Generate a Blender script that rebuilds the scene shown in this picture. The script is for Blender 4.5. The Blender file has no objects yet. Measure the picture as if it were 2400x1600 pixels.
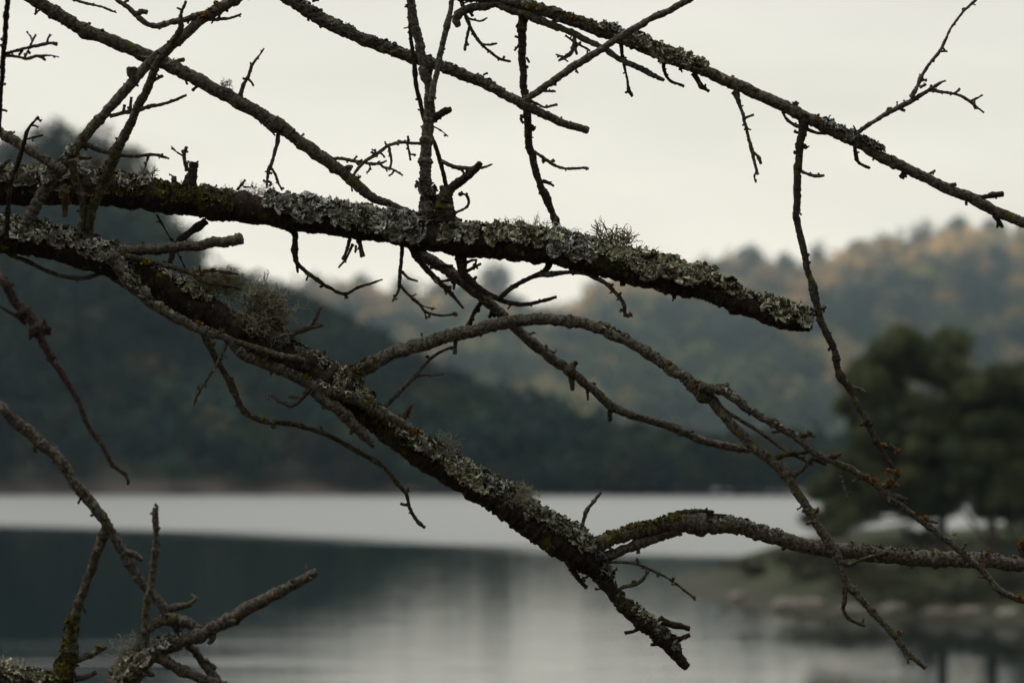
import bpy, math, random
import numpy as np
from mathutils import Vector, Matrix

# ------------------------------------------------------------------ camera, sky, sun, exposure
SC = bpy.context.scene
COL = SC.collection
R = math.radians
CAMZ = 4.5                      # eye height above the lake
W, H, F = 2400.0, 1600.0, 9000.0    # reference frame and focal length in its pixels
HOR = 1060.0                    # row of the horizon
PITCH = math.atan((HOR - H / 2) / F)
DS = F / 5667.0                 # stretch of the far layout for this focal length
FD = 3.07 * DS                  # focus distance, metres
cam_d = bpy.data.cameras.new('camera')
cam_d.sensor_width = 36; cam_d.lens = 135.0
cam_d.clip_start = 0.05; cam_d.clip_end = 6000
cam_d.dof.use_dof = True; cam_d.dof.focus_distance = FD; cam_d.dof.aperture_fstop = 8.6
cam_d.dof.aperture_blades = 0
cam = bpy.data.objects.new('camera', cam_d); COL.objects.link(cam)
cam.location = (0, 0, CAMZ); cam.rotation_euler = (R(90) + PITCH, 0, 0)
SC.camera = cam

SUN_EL, SUN_AZ = R(68), R(285)
world = bpy.data.worlds.new('World'); SC.world = world; world.use_nodes = True
wn, wl = world.node_tree.nodes, world.node_tree.links
wn.clear()
wo = wn.new('ShaderNodeOutputWorld'); bg = wn.new('ShaderNodeBackground')
sky = wn.new('ShaderNodeTexSky'); sky.sky_type = 'NISHITA'; sky.sun_disc = False
sky.sun_elevation = SUN_EL; sky.sun_rotation = SUN_AZ
sky.air_density = 1.0; sky.dust_density = 3.0
tc = wn.new('ShaderNodeTexCoord'); sep = wn.new('ShaderNodeSeparateXYZ')
wl.new(tc.outputs['Generated'], sep.inputs[0])
ramp = wn.new('ShaderNodeValToRGB')           # even cloud deck, creamy towards the horizon
cr = ramp.color_ramp
cr.elements[0].position = 0.0; cr.elements[0].color = (1.18, 1.07, 0.86, 1)
cr.elements[1].position = 1.0; cr.elements[1].color = (0.74, 0.76, 0.74, 1)
for p, c in ((0.045, (1.10, 1.01, 0.84, 1)), (0.08, (0.96, 0.905, 0.775, 1)), (0.125, (0.83, 0.80, 0.705, 1)), (0.4, (0.80, 0.785, 0.705, 1))):
    e = cr.elements.new(p); e.color = c
wl.new(sep.outputs['Z'], ramp.inputs[0])
mp = wn.new('ShaderNodeMapping'); mp.inputs['Scale'].default_value = (4, 4, 17)
wl.new(tc.outputs['Generated'], mp.inputs[0])
nz = wn.new('ShaderNodeTexNoise'); nz.inputs['Scale'].default_value = 2.2; nz.inputs['Detail'].default_value = 4
wl.new(mp.outputs[0], nz.inputs['Vector'])
mr = wn.new('ShaderNodeMapRange'); mr.inputs['From Min'].default_value = 0.3; mr.inputs['From Max'].default_value = 0.7
mr.inputs['To Min'].default_value = 0.92; mr.inputs['To Max'].default_value = 1.06
wl.new(nz.outputs['Fac'], mr.inputs[0])
mul = wn.new('ShaderNodeVectorMath'); mul.operation = 'SCALE'
gx = wn.new('ShaderNodeMath'); gx.operation = 'MULTIPLY_ADD'; gx.inputs[1].default_value = -0.30; gx.inputs[2].default_value = 1.0   # the sun hides behind cloud to the left
wl.new(sep.outputs['X'], gx.inputs[0])
gm = wn.new('ShaderNodeMath'); gm.operation = 'MULTIPLY'; wl.new(gx.outputs[0], gm.inputs[0]); wl.new(mr.outputs[0], gm.inputs[1])
wl.new(ramp.outputs[0], mul.inputs[0]); wl.new(gm.outputs[0], mul.inputs['Scale'])
sks = wn.new('ShaderNodeVectorMath'); sks.operation = 'SCALE'; sks.inputs['Scale'].default_value = 0.08
wl.new(sky.outputs[0], sks.inputs[0])
mx = wn.new('ShaderNodeMix'); mx.data_type = 'RGBA'; mx.inputs['Factor'].default_value = 0.93
wl.new(sks.outputs[0], mx.inputs['A']); wl.new(mul.outputs[0], mx.inputs['B'])
wl.new(mx.outputs['Result'], bg.inputs[0]); bg.inputs[1].default_value = 1.10
wl.new(bg.outputs[0], wo.inputs[0])

sun_d = bpy.data.lights.new('sun', 'SUN'); sun_d.energy = 1.5; sun_d.angle = R(22); sun_d.color = (1.0, 0.95, 0.88)
sun = bpy.data.objects.new('sun', sun_d); COL.objects.link(sun)
_sd = Vector((math.sin(SUN_AZ) * math.cos(SUN_EL), math.cos(SUN_AZ) * math.cos(SUN_EL), math.sin(SUN_EL)))
sun.rotation_euler = _sd.to_track_quat('Z', 'Y').to_euler()

vs = SC.view_settings
SC.display_settings.display_device = 'sRGB'
vs.view_transform = 'Standard'; vs.look = 'None'; vs.exposure = 0.0; vs.gamma = 1.0
vs.use_curve_mapping = False
SC.render.engine = 'CYCLES'
SC.cycles.use_denoising = True
SC.cycles.max_bounces = 8; SC.cycles.volume_bounces = 2
SC.cycles.volume_step_rate = 10

# ------------------------------------------------------------------ helpers
rng = np.random.default_rng(7)
CP, SP = math.cos(PITCH), math.sin(PITCH)
FWD = np.array([0, CP, SP]); UPV = np.array([0, -SP, CP]); RGT = np.array([1.0, 0, 0])
def px(x, y, depth):
    """a point of the reference frame at a depth along the lens axis"""
    x = np.asarray(x, float); y = np.asarray(y, float); depth = np.asarray(depth, float)
    return (np.array([0, 0, CAMZ]) + depth[..., None] * FWD
            + ((x - W / 2) / F * depth)[..., None] * RGT + ((H / 2 - y) / F * depth)[..., None] * UPV)
def far(x, y, D):
    """a point of the reference frame at a ground distance D"""
    d = FWD + (x - W / 2) / F * RGT + (H / 2 - y) / F * UPV
    return np.array([0, 0, CAMZ]) + d / d[1] * D

def _hash(i, j, k):
    n = (i * 374761393 + j * 668265263 + k * 1274126177) & 0x7fffffff
    n = ((n ^ (n >> 13)) * 1274126177) & 0x7fffffff
    return ((n ^ (n >> 16)) & 0xffff) / 32767.5 - 1.0
def vnoise(P):
    P = np.asarray(P, float); i = np.floor(P).astype(np.int64); f = P - i; f = f * f * (3 - 2 * f)
    out = 0
    for a in (0, 1):
        for b in (0, 1):
            for c in (0, 1):
                w = (f[..., 0] if a else 1 - f[..., 0]) * (f[..., 1] if b else 1 - f[..., 1]) * (f[..., 2] if c else 1 - f[..., 2])
                out = out + w * _hash(i[..., 0] + a, i[..., 1] + b, i[..., 2] + c)
    return out
def fbm(P, o=3):
    s, a = 0, 1.0
    for _ in range(o):
        s = s + a * vnoise(P); P = np.asarray(P) * 2.13 + 17.7; a *= 0.5
    return s
def nrm(v):
    return v / np.maximum(np.linalg.norm(v, axis=-1, keepdims=True), 1e-12)

class MB:
    """collects vertices, faces, a colour per vertex and a material slot per face"""
    def __init__(s): s.v, s.f, s.c, s.m, s.n = [], [], [], [], 0
    def add(s, v, f, c=None, m=0):
        v = np.asarray(v, float).reshape(-1, 3); f = np.asarray(f, np.int64)
        s.v.append(v); s.f.append(f + s.n); s.n += len(v)
        s.c.append(np.broadcast_to(np.asarray((1, 1, 1) if c is None else c, float), (len(v), 3)))
        s.m.append(np.full(len(f), m))
    def mesh(s, name, mats, smooth=True, off=(0, 0, 0)):
        V = np.concatenate(s.v) - np.asarray(off)
        me = bpy.data.meshes.new(name)
        tot = sum(f.size for f in s.f); nf = sum(len(f) for f in s.f)
        me.vertices.add(len(V)); me.loops.add(tot); me.polygons.add(nf)
        me.vertices.foreach_set('co', V.astype(np.float32).ravel())
        me.loops.foreach_set('vertex_index', np.concatenate([f.ravel() for f in s.f]).astype(np.int32))
        cnt = np.concatenate([np.full(len(f), f.shape[1]) for f in s.f])
        me.polygons.foreach_set('loop_start', np.concatenate([[0], np.cumsum(cnt)[:-1]]).astype(np.int32))
        me.polygons.foreach_set('material_index', np.concatenate(s.m).astype(np.int32))
        me.polygons.foreach_set('use_smooth', np.full(nf, smooth))
        for m in (mats if isinstance(mats, (list, tuple)) else [mats]): me.materials.append(m)
        ca = me.color_attributes.new('tint', 'FLOAT_COLOR', 'POINT')
        cc = np.concatenate([np.concatenate(s.c), np.ones((len(V), 1))], 1)
        ca.data.foreach_set('color', cc.astype(np.float32).ravel())
        me.update(calc_edges=True); me.validate()
        return me
def obj(name, me, parent=None, loc=None):
    o = bpy.data.objects.new(name, me); COL.objects.link(o)
    if parent is not None: o.parent = parent
    if loc is not None: o.location = loc
    return o
def tag(o, label=None, cat=None, group=None, kind=None):
    if label: o['label'] = label
    if cat: o['category'] = cat
    if group: o['group'] = group
    if kind: o['kind'] = kind
    return o
def grid_faces(n, m, wrap=False):
    i, j = np.meshgrid(np.arange(n - 1), np.arange(m if wrap else m - 1), indexing='ij')
    a = i * m + j; b = i * m + (j + 1) % m
    return np.stack([a, b, b + m, a + m], -1).reshape(-1, 4)

# ------------------------------------------------------------------ materials
def mat(name):
    m = bpy.data.materials.new(name); m.use_nodes = True
    nt = m.node_tree; b = nt.nodes['Principled BSDF']
    b.inputs['Roughness'].default_value = 0.9; b.inputs['Specular IOR Level'].default_value = 0.2
    return m, nt.nodes, nt.links, b
def noise(n, l, scale, detail=4, coord='Object', stretch=None, rough=0.6):
    t = n.new('ShaderNodeTexCoord'); z = n.new('ShaderNodeTexNoise')
    z.inputs['Scale'].default_value = scale; z.inputs['Detail'].default_value = detail; z.inputs['Roughness'].default_value = rough
    src = t.outputs[coord]
    if stretch:
        mm = n.new('ShaderNodeMapping'); mm.inputs['Scale'].default_value = stretch
        l.new(src, mm.inputs[0]); src = mm.outputs[0]
    l.new(src, z.inputs['Vector']); return z.outputs['Fac']
def step(n, l, src, a, b):
    r = n.new('ShaderNodeMapRange'); r.interpolation_type = 'SMOOTHSTEP'
    r.inputs['From Min'].default_value = a; r.inputs['From Max'].default_value = b
    l.new(src, r.inputs[0]); return r.outputs[0]
def mix(n, l, fac, a, b, kind='MIX'):
    m = n.new('ShaderNodeMix'); m.data_type = 'RGBA'; m.blend_type = kind
    for s, v in (('Factor', fac), ('A', a), ('B', b)):
        if isinstance(v, (int, float)): m.inputs[s].default_value = v
        elif isinstance(v, tuple): m.inputs[s].default_value = (*v, 1)
        else: l.new(v, m.inputs[s])
    return m.outputs['Result']
def bump(n, l, b, h, strength, dist):
    u = n.new('ShaderNodeBump'); u.inputs['Strength'].default_value = strength; u.inputs['Distance'].default_value = dist
    l.new(h, u.inputs['Height']); l.new(u.outputs[0], b.inputs['Normal'])

def bark(name, dark, light, crust, moss, yellow, lo=0.45):
    m, n, l, b = mat(name)
    c = mix(n, l, step(n, l, noise(n, l, 260, 5), 0.35, 0.68), dark, light)
    c = mix(n, l, step(n, l, noise(n, l, 70, 6, rough=0.7), 0.62 - crust * 0.14, 0.70 - crust * 0.08), c, (0.26, 0.275, 0.205))
    c = mix(n, l, step(n, l, noise(n, l, 34, 5), 0.68 - moss * 0.26, 0.80 - moss * 0.18), c, (0.11, 0.105, 0.020))
    t = n.new('ShaderNodeTexCoord'); mm = n.new('ShaderNodeMapping'); mm.inputs['Location'].default_value = (4.3, 1.1, 7.7)
    l.new(t.outputs['Object'], mm.inputs[0])
    z = n.new('ShaderNodeTexNoise'); z.inputs['Scale'].default_value = 55; z.inputs['Detail'].default_value = 5; z.inputs['Roughness'].default_value = 0.75
    l.new(mm.outputs[0], z.inputs['Vector'])
    c = mix(n, l, step(n, l, z.outputs['Fac'], 0.72 - yellow * 0.14, 0.77 - yellow * 0.12), c, (0.36, 0.20, 0.025))
    l.new(c, b.inputs['Base Color'])
    bump(n, l, b, noise(n, l, 420, 6, rough=0.75), 1.0, 0.003)
    return m
M_BARK = {
    'k': bark('dark_bark', (0.018, 0.014, 0.010), (0.055, 0.044, 0.033), 0.1, 0.4, 0.1),
    'g': bark('grey_bark', (0.044, 0.039, 0.030), (0.185, 0.172, 0.145), 0.3, 0.45, 0.4),
    'b': bark('brown_bark', (0.042, 0.035, 0.027), (0.16, 0.144, 0.120), 0.25, 0.4, 0.4),
    'm': bark('mossy_bark', (0.036, 0.030, 0.020), (0.11, 0.098, 0.07), 0.35, 0.5, 0.45),
    'r': bark('red_bark', (0.028, 0.020, 0.017), (0.080, 0.058, 0.050), 0.0, 0.0, 0.0),
}
def tinted(name, amount=0.35, scale=300, rough=0.95, trans=0.0):
    m, n, l, b = mat(name)
    a = n.new('ShaderNodeAttribute'); a.attribute_name = 'tint'
    v = n.new('ShaderNodeMapRange'); v.inputs['From Min'].default_value = 0.3; v.inputs['From Max'].default_value = 0.7
    v.inputs['To Min'].default_value = 1 - amount; v.inputs['To Max'].default_value = 1 + amount
    l.new(noise(n, l, scale, 4), v.inputs[0])
    s = n.new('ShaderNodeVectorMath'); s.operation = 'SCALE'
    l.new(a.outputs['Color'], s.inputs[0]); l.new(v.outputs[0], s.inputs['Scale'])
    l.new(s.outputs[0], b.inputs['Base Color']); b.inputs['Roughness'].default_value = rough
    if trans:
        tr = n.new('ShaderNodeBsdfTranslucent'); l.new(s.outputs[0], tr.inputs[0])
        ms = n.new('ShaderNodeMixShader'); ms.inputs[0].default_value = trans
        l.new(b.outputs[0], ms.inputs[1]); l.new(tr.outputs[0], ms.inputs[2])
        l.new(ms.outputs[0], n['Material Output'].inputs[0])
    return m
M_LICHEN = tinted('leafy_lichen', 0.3, 350, trans=0.12)
M_UNDER = mat('lichen_underside'); M_UNDER[3].inputs['Base Color'].default_value = (0.05, 0.043, 0.033, 1); M_UNDER = M_UNDER[0]
M_TUFT = tinted('shrubby_lichen', 0.2, 500, trans=0.15)
M_FOL = tinted('foliage', 0.3, 0.9, trans=0.2)
M_NEEDLE = tinted('pine_needles', 0.25, 3, trans=0.1)
m_, n_, l_, b_ = mat('tree_trunk_bark')
l_.new(mix(n_, l_, noise(n_, l_, 6, 5, stretch=(1, 1, 0.25)), (0.03, 0.025, 0.02), (0.10, 0.08, 0.065)), b_.inputs['Base Color']); M_TRUNK = m_

# ------------------------------------------------------------------ the setting
# water: one sheet, calm in some places and wind-ruffled in others
m_, n_, l_, b_ = mat('lake_water')
b_.inputs['Base Color'].default_value = (0.004, 0.008, 0.008, 1); b_.inputs['IOR'].default_value = 1.33
b_.inputs['Specular IOR Level'].default_value = 0.5
def vm(op, a, b=None):
    q = n_.new('ShaderNodeMath'); q.operation = op
    for i, s in enumerate((a, b)):
        if s is None: continue
        if isinstance(s, (int, float)): q.inputs[i].default_value = s
        else: l_.new(s, q.inputs[i])
    return q.outputs[0]
t_ = n_.new('ShaderNodeTexCoord'); s_ = n_.new('ShaderNodeSeparateXYZ'); l_.new(t_.outputs['Object'], s_.inputs[0])
wx, wy = s_.outputs['X'], vm('DIVIDE', s_.outputs['Y'], DS)
band = vm('ADD', vm('ADD', wy, vm('MULTIPLY', wx, 1.107)), vm('MULTIPLY', vm('SUBTRACT', noise(n_, l_, 1.0, 4, stretch=(0.02, 0.09, 1)), 0.5), 26))
band = vm('ADD', band, vm('MULTIPLY', vm('SUBTRACT', noise(n_, l_, 1.0, 4, stretch=(0.04, 0.55, 1)), 0.5), 34))
ruffled = vm('MULTIPLY', step(n_, l_, band, 108, 126), vm('ADD', 0.72, vm('MULTIPLY', noise(n_, l_, 1.0, 4, stretch=(0.02, 0.22, 1)), 0.5)))
near = step(n_, l_, vm('ADD', vm('SUBTRACT', 80, wy), vm('MULTIPLY', vm('MINIMUM', wx, 1.0), 1.1)), 0, 28)
near = vm('MULTIPLY', near, vm('SUBTRACT', 1.0, step(n_, l_, wx, 2.8, 5.5)))
streak = step(n_, l_, noise(n_, l_, 1.0, 5, stretch=(0.07, 0.5, 1), rough=0.65), 0.54, 0.66)
bands = step(n_, l_, noise(n_, l_, 1.0, 3, stretch=(0.03, 0.6, 1), rough=0.5), 0.55, 0.64)
rgh = vm('ADD', vm('ADD', 0.03, vm('MULTIPLY', ruffled, 0.33)), vm('MULTIPLY', near, vm('ADD', vm('ADD', 0.03, vm('MULTIPLY', streak, 0.05)), vm('MULTIPLY', bands, 0.2))))
bu_ = n_.new('ShaderNodeBump'); bu_.inputs['Strength'].default_value = 1.0; bu_.inputs['Distance'].default_value = 0.013
l_.new(noise(n_, l_, 1.0, 3, stretch=(0.14, 0.9, 1)), bu_.inputs['Height'])
gl_ = n_.new('ShaderNodeBsdfGlossy'); gl_.distribution = 'GGX'; l_.new(rgh, gl_.inputs['Roughness']); l_.new(bu_.outputs[0], gl_.inputs['Normal'])
fr_ = n_.new('ShaderNodeFresnel'); fr_.inputs['IOR'].default_value = 1.33; l_.new(bu_.outputs[0], fr_.inputs['Normal'])
di_ = n_.new('ShaderNodeBsdfDiffuse'); di_.inputs[0].default_value = (0.003, 0.013, 0.015, 1)
ms_ = n_.new('ShaderNodeMixShader'); l_.new(vm('MULTIPLY', fr_.outputs[0], vm('SUBTRACT', 1.0, vm('MULTIPLY', ruffled, 0.40))), ms_.inputs[0])
l_.new(di_.outputs[0], ms_.inputs[1]); l_.new(gl_.outputs[0], ms_.inputs[2]); l_.new(ms_.outputs[0], n_['Material Output'].inputs[0])
M_WATER = m_
mb = MB()
xs = np.linspace(-1700, 1700, 9); ys = np.linspace(-60, 3900, 9)
g = np.stack(np.meshgrid(xs, ys, indexing='ij'), -1)
mb.add(np.concatenate([g, np.zeros(g.shape[:2] + (1,))], -1), grid_faces(9, 9)[:, ::-1])
tag(obj('lake_water', mb.mesh('lake_water', M_WATER)), kind='structure')

# lake bed and land: one sheet under everything; a bank under the camera, an unseen slope behind it raised to cut light from behind
m_, n_, l_, b_ = mat('bank_ground')
c_ = mix(n_, l_, noise(n_, l_, 0.8, 6), (0.035, 0.032, 0.018), (0.075, 0.06, 0.04)); l_.new(c_, b_.inputs['Base Color'])
bump(n_, l_, b_, noise(n_, l_, 5, 5), 0.6, 0.1); M_GROUND = m_
mb = MB()
xs = np.concatenate([np.linspace(-1700, -90, 16), np.linspace(-80, 80, 54), np.linspace(90, 1700, 16)])
ys = np.concatenate([np.linspace(-400, -45, 20), np.linspace(-40, 40, 40), np.linspace(50, 3900, 24)])
X, Y = np.meshgrid(xs, ys, indexing='ij')
Z = np.where(Y < 17, 2.9 * np.clip((17 - Y) / 17, 0, 1) ** 0.8, -3.0 * np.clip((Y - 17) / 14, 0, 1))
Z = np.where(Y < -3, 2.9 * (20 / 17) ** 0.8 + 60 * (1 - np.exp(-np.clip(-3 - Y, 0, None) / 50)), Z)
Z = Z + 0.12 * fbm(np.stack([X * 0.3, Y * 0.3, X * 0], -1)) * (np.abs(X) < 90)
mb.add(np.stack([X, Y, Z], -1), grid_faces(*X.shape)[:, ::-1])
tag(obj('ground', mb.mesh('ground', M_GROUND)), kind='structure')

# far hills
m_, n_, l_, b_ = mat('hillside_soil')
geo = n_.new('ShaderNodeNewGeometry'); s_ = n_.new('ShaderNodeSeparateXYZ'); l_.new(geo.outputs['Position'], s_.inputs[0])
c_ = mix(n_, l_, noise(n_, l_, 0.05, 5), (0.018, 0.021, 0.013), (0.032, 0.031, 0.02))
c_ = mix(n_, l_, step(n_, l_, s_.outputs['Z'], 1.6, 0.8), c_, (0.055, 0.042, 0.036))
l_.new(c_, b_.inputs['Base Color']); M_HILL = m_
LEFT = np.array([(-1700, 380), (-900, 330), (-300, 340), (0, 345), (200, 345), (330, 400), (400, 510), (480, 585), (560, 620), (650, 650), (720, 668), (800, 705),
                 (900, 775), (1000, 830), (1100, 872), (1300, 935), (1500, 1000), (1700, 1055), (1900, 1100), (2150, 1125), (2700, 1120), (3300, 1140)], float)
RIGHT = np.array([(200, 700), (500, 700), (780, 650), (900, 662), (1000, 655), (1110, 650), (1180, 660), (1230, 700), (1300, 705), (1350, 690), (1420, 650), (1500, 615),
                  (1720, 600), (1800, 608), (1900, 605), (2000, 575), (2100, 545), (2250, 525), (2400, 530), (2700, 490), (3300, 500), (4200, 560)], float)
def hill_point(prof, xc, s, shore, ridge, tall):
    """ground point on a hill: xc = bearing as frame column, s = 0 at the shore .. 1 at the crest .. 1.6 beyond it"""
    sky_y = np.interp(xc, prof[:, 0], prof[:, 1])
    rel = np.clip((1160 - sky_y) / (1160 - prof[:, 1].min()), 0, 1)
    D1 = shore + (ridge - shore) * (0.15 + 0.85 * rel)
    ztop = np.maximum(CAMZ + (HOR - sky_y) / F * D1 - tall, 0.3)
    D = shore + (D1 - shore) * s
    prof_s = np.where(s <= 1, np.clip(s, 0, 1) ** 0.85, 1 - 0.6 * (s - 1))
    z = ztop * prof_s
    b = (xc - W / 2) / F
    P = np.stack([b * D, D, z], -1)
    P[..., 2] += np.clip(s, 0, 0.2) * 5 * 1.2 * fbm(P * np.array([0.03, 0.03, 0]), 3)
    return P
HILLS = {'left': (LEFT, 255.0 * DS, 385.0 * DS, 5.5), 'right': (RIGHT, 1150.0, 2800.0, 19.0)}
for nm, (prof, sh, rd, tall) in HILLS.items():
    xc = np.linspace(prof[0, 0], prof[-1, 0], 90); s = np.concatenate([[-0.06], np.linspace(0, 1, 22), np.linspace(1.1, 1.6, 6)])
    XC, S = np.meshgrid(xc, s, indexing='ij')
    P = hill_point(prof, XC, S, sh, rd, tall)
    P[..., 2] = np.where(S < 0, -2.0, P[..., 2] - 0.4)
    mb = MB(); mb.add(P, grid_faces(*XC.shape)[:, ::-1])
    tag(obj('hill', mb.mesh('hill', M_HILL)), kind='structure')

# ------------------------------------------------------------------ foliage
def leaf_quads(centers, normals_jit, size, aspect, r):
    n = len(centers)
    a = nrm(r.normal(size=(n, 3))); t = nrm(np.cross(a, r.normal(size=(n, 3))))
    b = np.cross(a, t)
    sz = size * r.uniform(0.6, 1.4, (n, 1))
    v = np.stack([centers - t * sz - b * sz * aspect * .5, centers + t * sz * .3 - b * sz * aspect, centers + t * sz + b * sz * aspect * .4, centers - t * sz * .2 + b * sz * aspect], 1)
    return v.reshape(-1, 3), np.arange(4 * n).reshape(n, 4)
def crown_points(r, n, lobes, spread=0.32, flat=0.8):
    """points through an uneven crown of unit height, base at 0"""
    cs = nrm(r.normal(size=(lobes, 3))) * r.uniform(.3, 1, (lobes, 1)) * np.array([spread, spread, 0.19 * flat]) * 1.25 + np.array([0, 0, 0.58])
    rad = r.uniform(0.17, 0.25, lobes)
    k = r.integers(0, lobes, n); d = nrm(r.normal(size=(n, 3)))
    p = cs[k] + d * (rad[k] * r.uniform(0.6, 1.05, n) ** 0.5)[:, None]
    return p
PROTO = []
for i in range(7):
    r = np.random.default_rng(100 + i)
    p = crown_points(r, 230, 11, 0.20 + 0.05 * (i % 3), 0.8 + 0.3 * (i % 2))
    v, f = leaf_quads(p, None, 0.055, 0.7, r)
    shade = np.repeat(r.uniform(0.7, 1.3, len(p)), 4)
    PROTO.append((v, f, shade))
def hue(r, xc, yrel, which):
    """evergreens low down, autumn browns plus painted golden light high on the right"""
    if which == 'left':
        base = np.array([(0.026, 0.062, 0.036), (0.012, 0.036, 0.032), (0.052, 0.074, 0.030), (0.060, 0.058, 0.034)])
        return base[r.choice(4, p=[.4, .35, .17, .08])] * r.uniform(0.25, 0.85)
    base = np.array([(0.045, 0.058, 0.034), (0.07, 0.075, 0.04), (0.36, 0.255, 0.115), (0.45, 0.29, 0.12), (0.19, 0.16, 0.075)])
    w = 1 / (1 + math.exp(-(yrel - 0.66) / 0.07))
    p = np.array([.5, .30, .02, .01, .17]) * (1 - w) + np.array([.03, .08, .40, .30, .19]) * w  # more tan and orange near the crest paints in its golden light
    return base[r.choice(5, p=p / p.sum())] * r.uniform(0.75, 1.25)
r = np.random.default_rng(5)
for which, (prof, sh, rd, tall) in HILLS.items():
    mb = MB()
    s = 0.03
    rows = 27 if which == 'left' else 34
    for k in range(rows):
        s = 0.012 + (k / (rows - 1)) * (0.97 if which == 'left' else 0.955)
        stepx = (64 if which == 'left' else 60 - 20 * s)
        for xc in np.arange(max(prof[0, 0], -700), min(prof[-1, 0], 3000), stepx):
            if which == 'left' and s < 0.04 and 250 < xc < 1000 and r.random() < 0.7: continue
            x2 = xc + r.uniform(-.5, .5) * stepx; s2 = min(max(s + r.uniform(-.02, .02), 0.015), 0.99)
            P = hill_point(prof, np.array(x2), np.array(s2), sh, rd, tall)
            h = r.uniform(5.5, 9) if which == 'left' else r.uniform(13, 24)
            if s2 > 0.9: h = tall * r.uniform(1.05, 1.45)
            if s2 < 0.05: h *= 0.75
            v, f, shd = PROTO[r.integers(0, 7)]
            a = r.uniform(0, 6.28); c, sn = math.cos(a), math.sin(a)
            wd = h * r.uniform(0.85, 1.2)
            q = np.stack([(v[:, 0] * c - v[:, 1] * sn) * wd, (v[:, 0] * sn + v[:, 1] * c) * wd, v[:, 2] * h - 0.18 * h], -1) + P
            mb.add(q, f, hue(r, x2, s2, which)[None, :] * shd[:, None] * (1 + .55 * float(fbm(np.array([[x2 * .006, s2 * 6, 3.0 + (which == 'left')]]))[0])))
    o = obj('forest', mb.mesh('forest', M_FOL, smooth=False))
    tag(o, 'dark evergreen wood covering the near left hillside' if which == 'left' else 'hazy mixed autumn wood covering the far right hillside', 'forest', kind='stuff')

def tube_simple(pts, rads, sides=7):
    pts = np.asarray(pts, float); T = nrm(np.gradient(pts, axis=0))
    ref = np.array([0.9, 0.1, 0.2]); e1 = nrm(np.cross(T, ref)); e2 = np.cross(T, e1)
    a = np.linspace(0, 2 * math.pi, sides, endpoint=False)
    v = pts[:, None] + (e1[:, None] * np.cos(a)[None, :, None] + e2[:, None] * np.sin(a)[None, :, None]) * np.asarray(rads)[:, None, None]
    return v.reshape(-1, 3), grid_faces(len(pts), sides, True)
TREE_MESH = {}
def far_tree(x, ytop, D, zbase, tint, label, proto, widen=1.0, group=None, cat='tree'):
    """one tree that stands out from the wood: trunk and crown, crown top at ytop of the frame"""
    top = far(x, ytop, D); h = top[2] - zbase
    base = Vector((float(top[0]), float(D), zbase))
    e = bpy.data.objects.new('hillside_tree', None); COL.objects.link(e); e.location = base; e.scale = (h * widen, h * widen, h)
    tag(e, label, cat, group)
    key = (proto, tint)
    if key not in TREE_MESH:
        rr = np.random.default_rng(proto * 31 + 3)
        p = crown_points(rr, 1000, 16, 0.24, 1.0)
        v, f = leaf_quads(p, None, 0.034, 0.7, rr)
        mb = MB(); mb.add(v, f, np.array(tint)[None, :] * np.repeat(rr.uniform(.7, 1.3, len(p)), 4)[:, None])
        mt = MB()
        v, f = tube_simple([(0, 0, -0.08), (0.01, 0, 0.2), (-0.01, 0.01, 0.45), (0, 0, 0.8)], [.035, .028, .02, .008]); mt.add(v, f)
        for q in range(4):
            a = q * 1.6 + proto; v, f = tube_simple([(0, 0, .35 + .08 * q), (math.cos(a) * .12, math.sin(a) * .12, .5 + .08 * q), (math.cos(a) * .22, math.sin(a) * .22, .62 + .06 * q)], [.014, .01, .004], 5); mt.add(v, f)
        TREE_MESH[key] = (mb.mesh('crown', M_FOL, smooth=False), mt.mesh('trunk', M_TRUNK))
    obj('crown', TREE_MESH[key][0], e); obj('trunk', TREE_MESH[key][1], e)
    return e
GRN, OLV, TAN, ORG, YEL, GRY = (0.030, 0.044, 0.026), (0.06, 0.062, 0.032), (0.22, 0.17, 0.09), (0.32, 0.20, 0.09), (0.32, 0.30, 0.08), (0.10, 0.093, 0.062)  # tan and orange brightened to carry warm light on the right hill
OLR, GRR = (0.125, 0.11, 0.058), (0.16, 0.135, 0.088)
def zl(x, s): return float(hill_point(LEFT, np.array(float(x)), np.array(s), *HILLS['left'][1:])[2])
def zr(x, s): return float(hill_point(RIGHT, np.array(float(x)), np.array(s), *HILLS['right'][1:])[2])
def dl(x, s): return float(hill_point(LEFT, np.array(float(x)), np.array(s), *HILLS['left'][1:])[1])
def dr(x, s): return float(hill_point(RIGHT, np.array(float(x)), np.array(s), *HILLS['right'][1:])[1])
GL, GR = 'trees on the crest of the left hill', 'trees on the crest of the right hill'
for (x, y, s, tint, lab, pr, wd) in [
    (125, 268, .93, GRN, 'tallest dark round-topped tree on the left hill crest', 1, 1.15),
    (30, 305, .93, GRN, 'dark tree at the left frame edge on the hill crest', 2, 1.0),
    (222, 285, .95, OLV, 'brownish tree just right of the tallest left crest tree', 3, 1.0),
    (292, 318, .95, GRY, 'grey-brown tree at the right shoulder of left crest', 4, 1.0),
    (350, 400, .9, GRN, 'dark low tree where the left crest starts to fall', 5, .8),
    (60, 420, .8, GRN, 'dark tree in front of the tall left crest trees', 6, .9)]:
    far_tree(x, y, dl(x, s), zl(x, s), tint, lab, pr, wd, GL)
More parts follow.
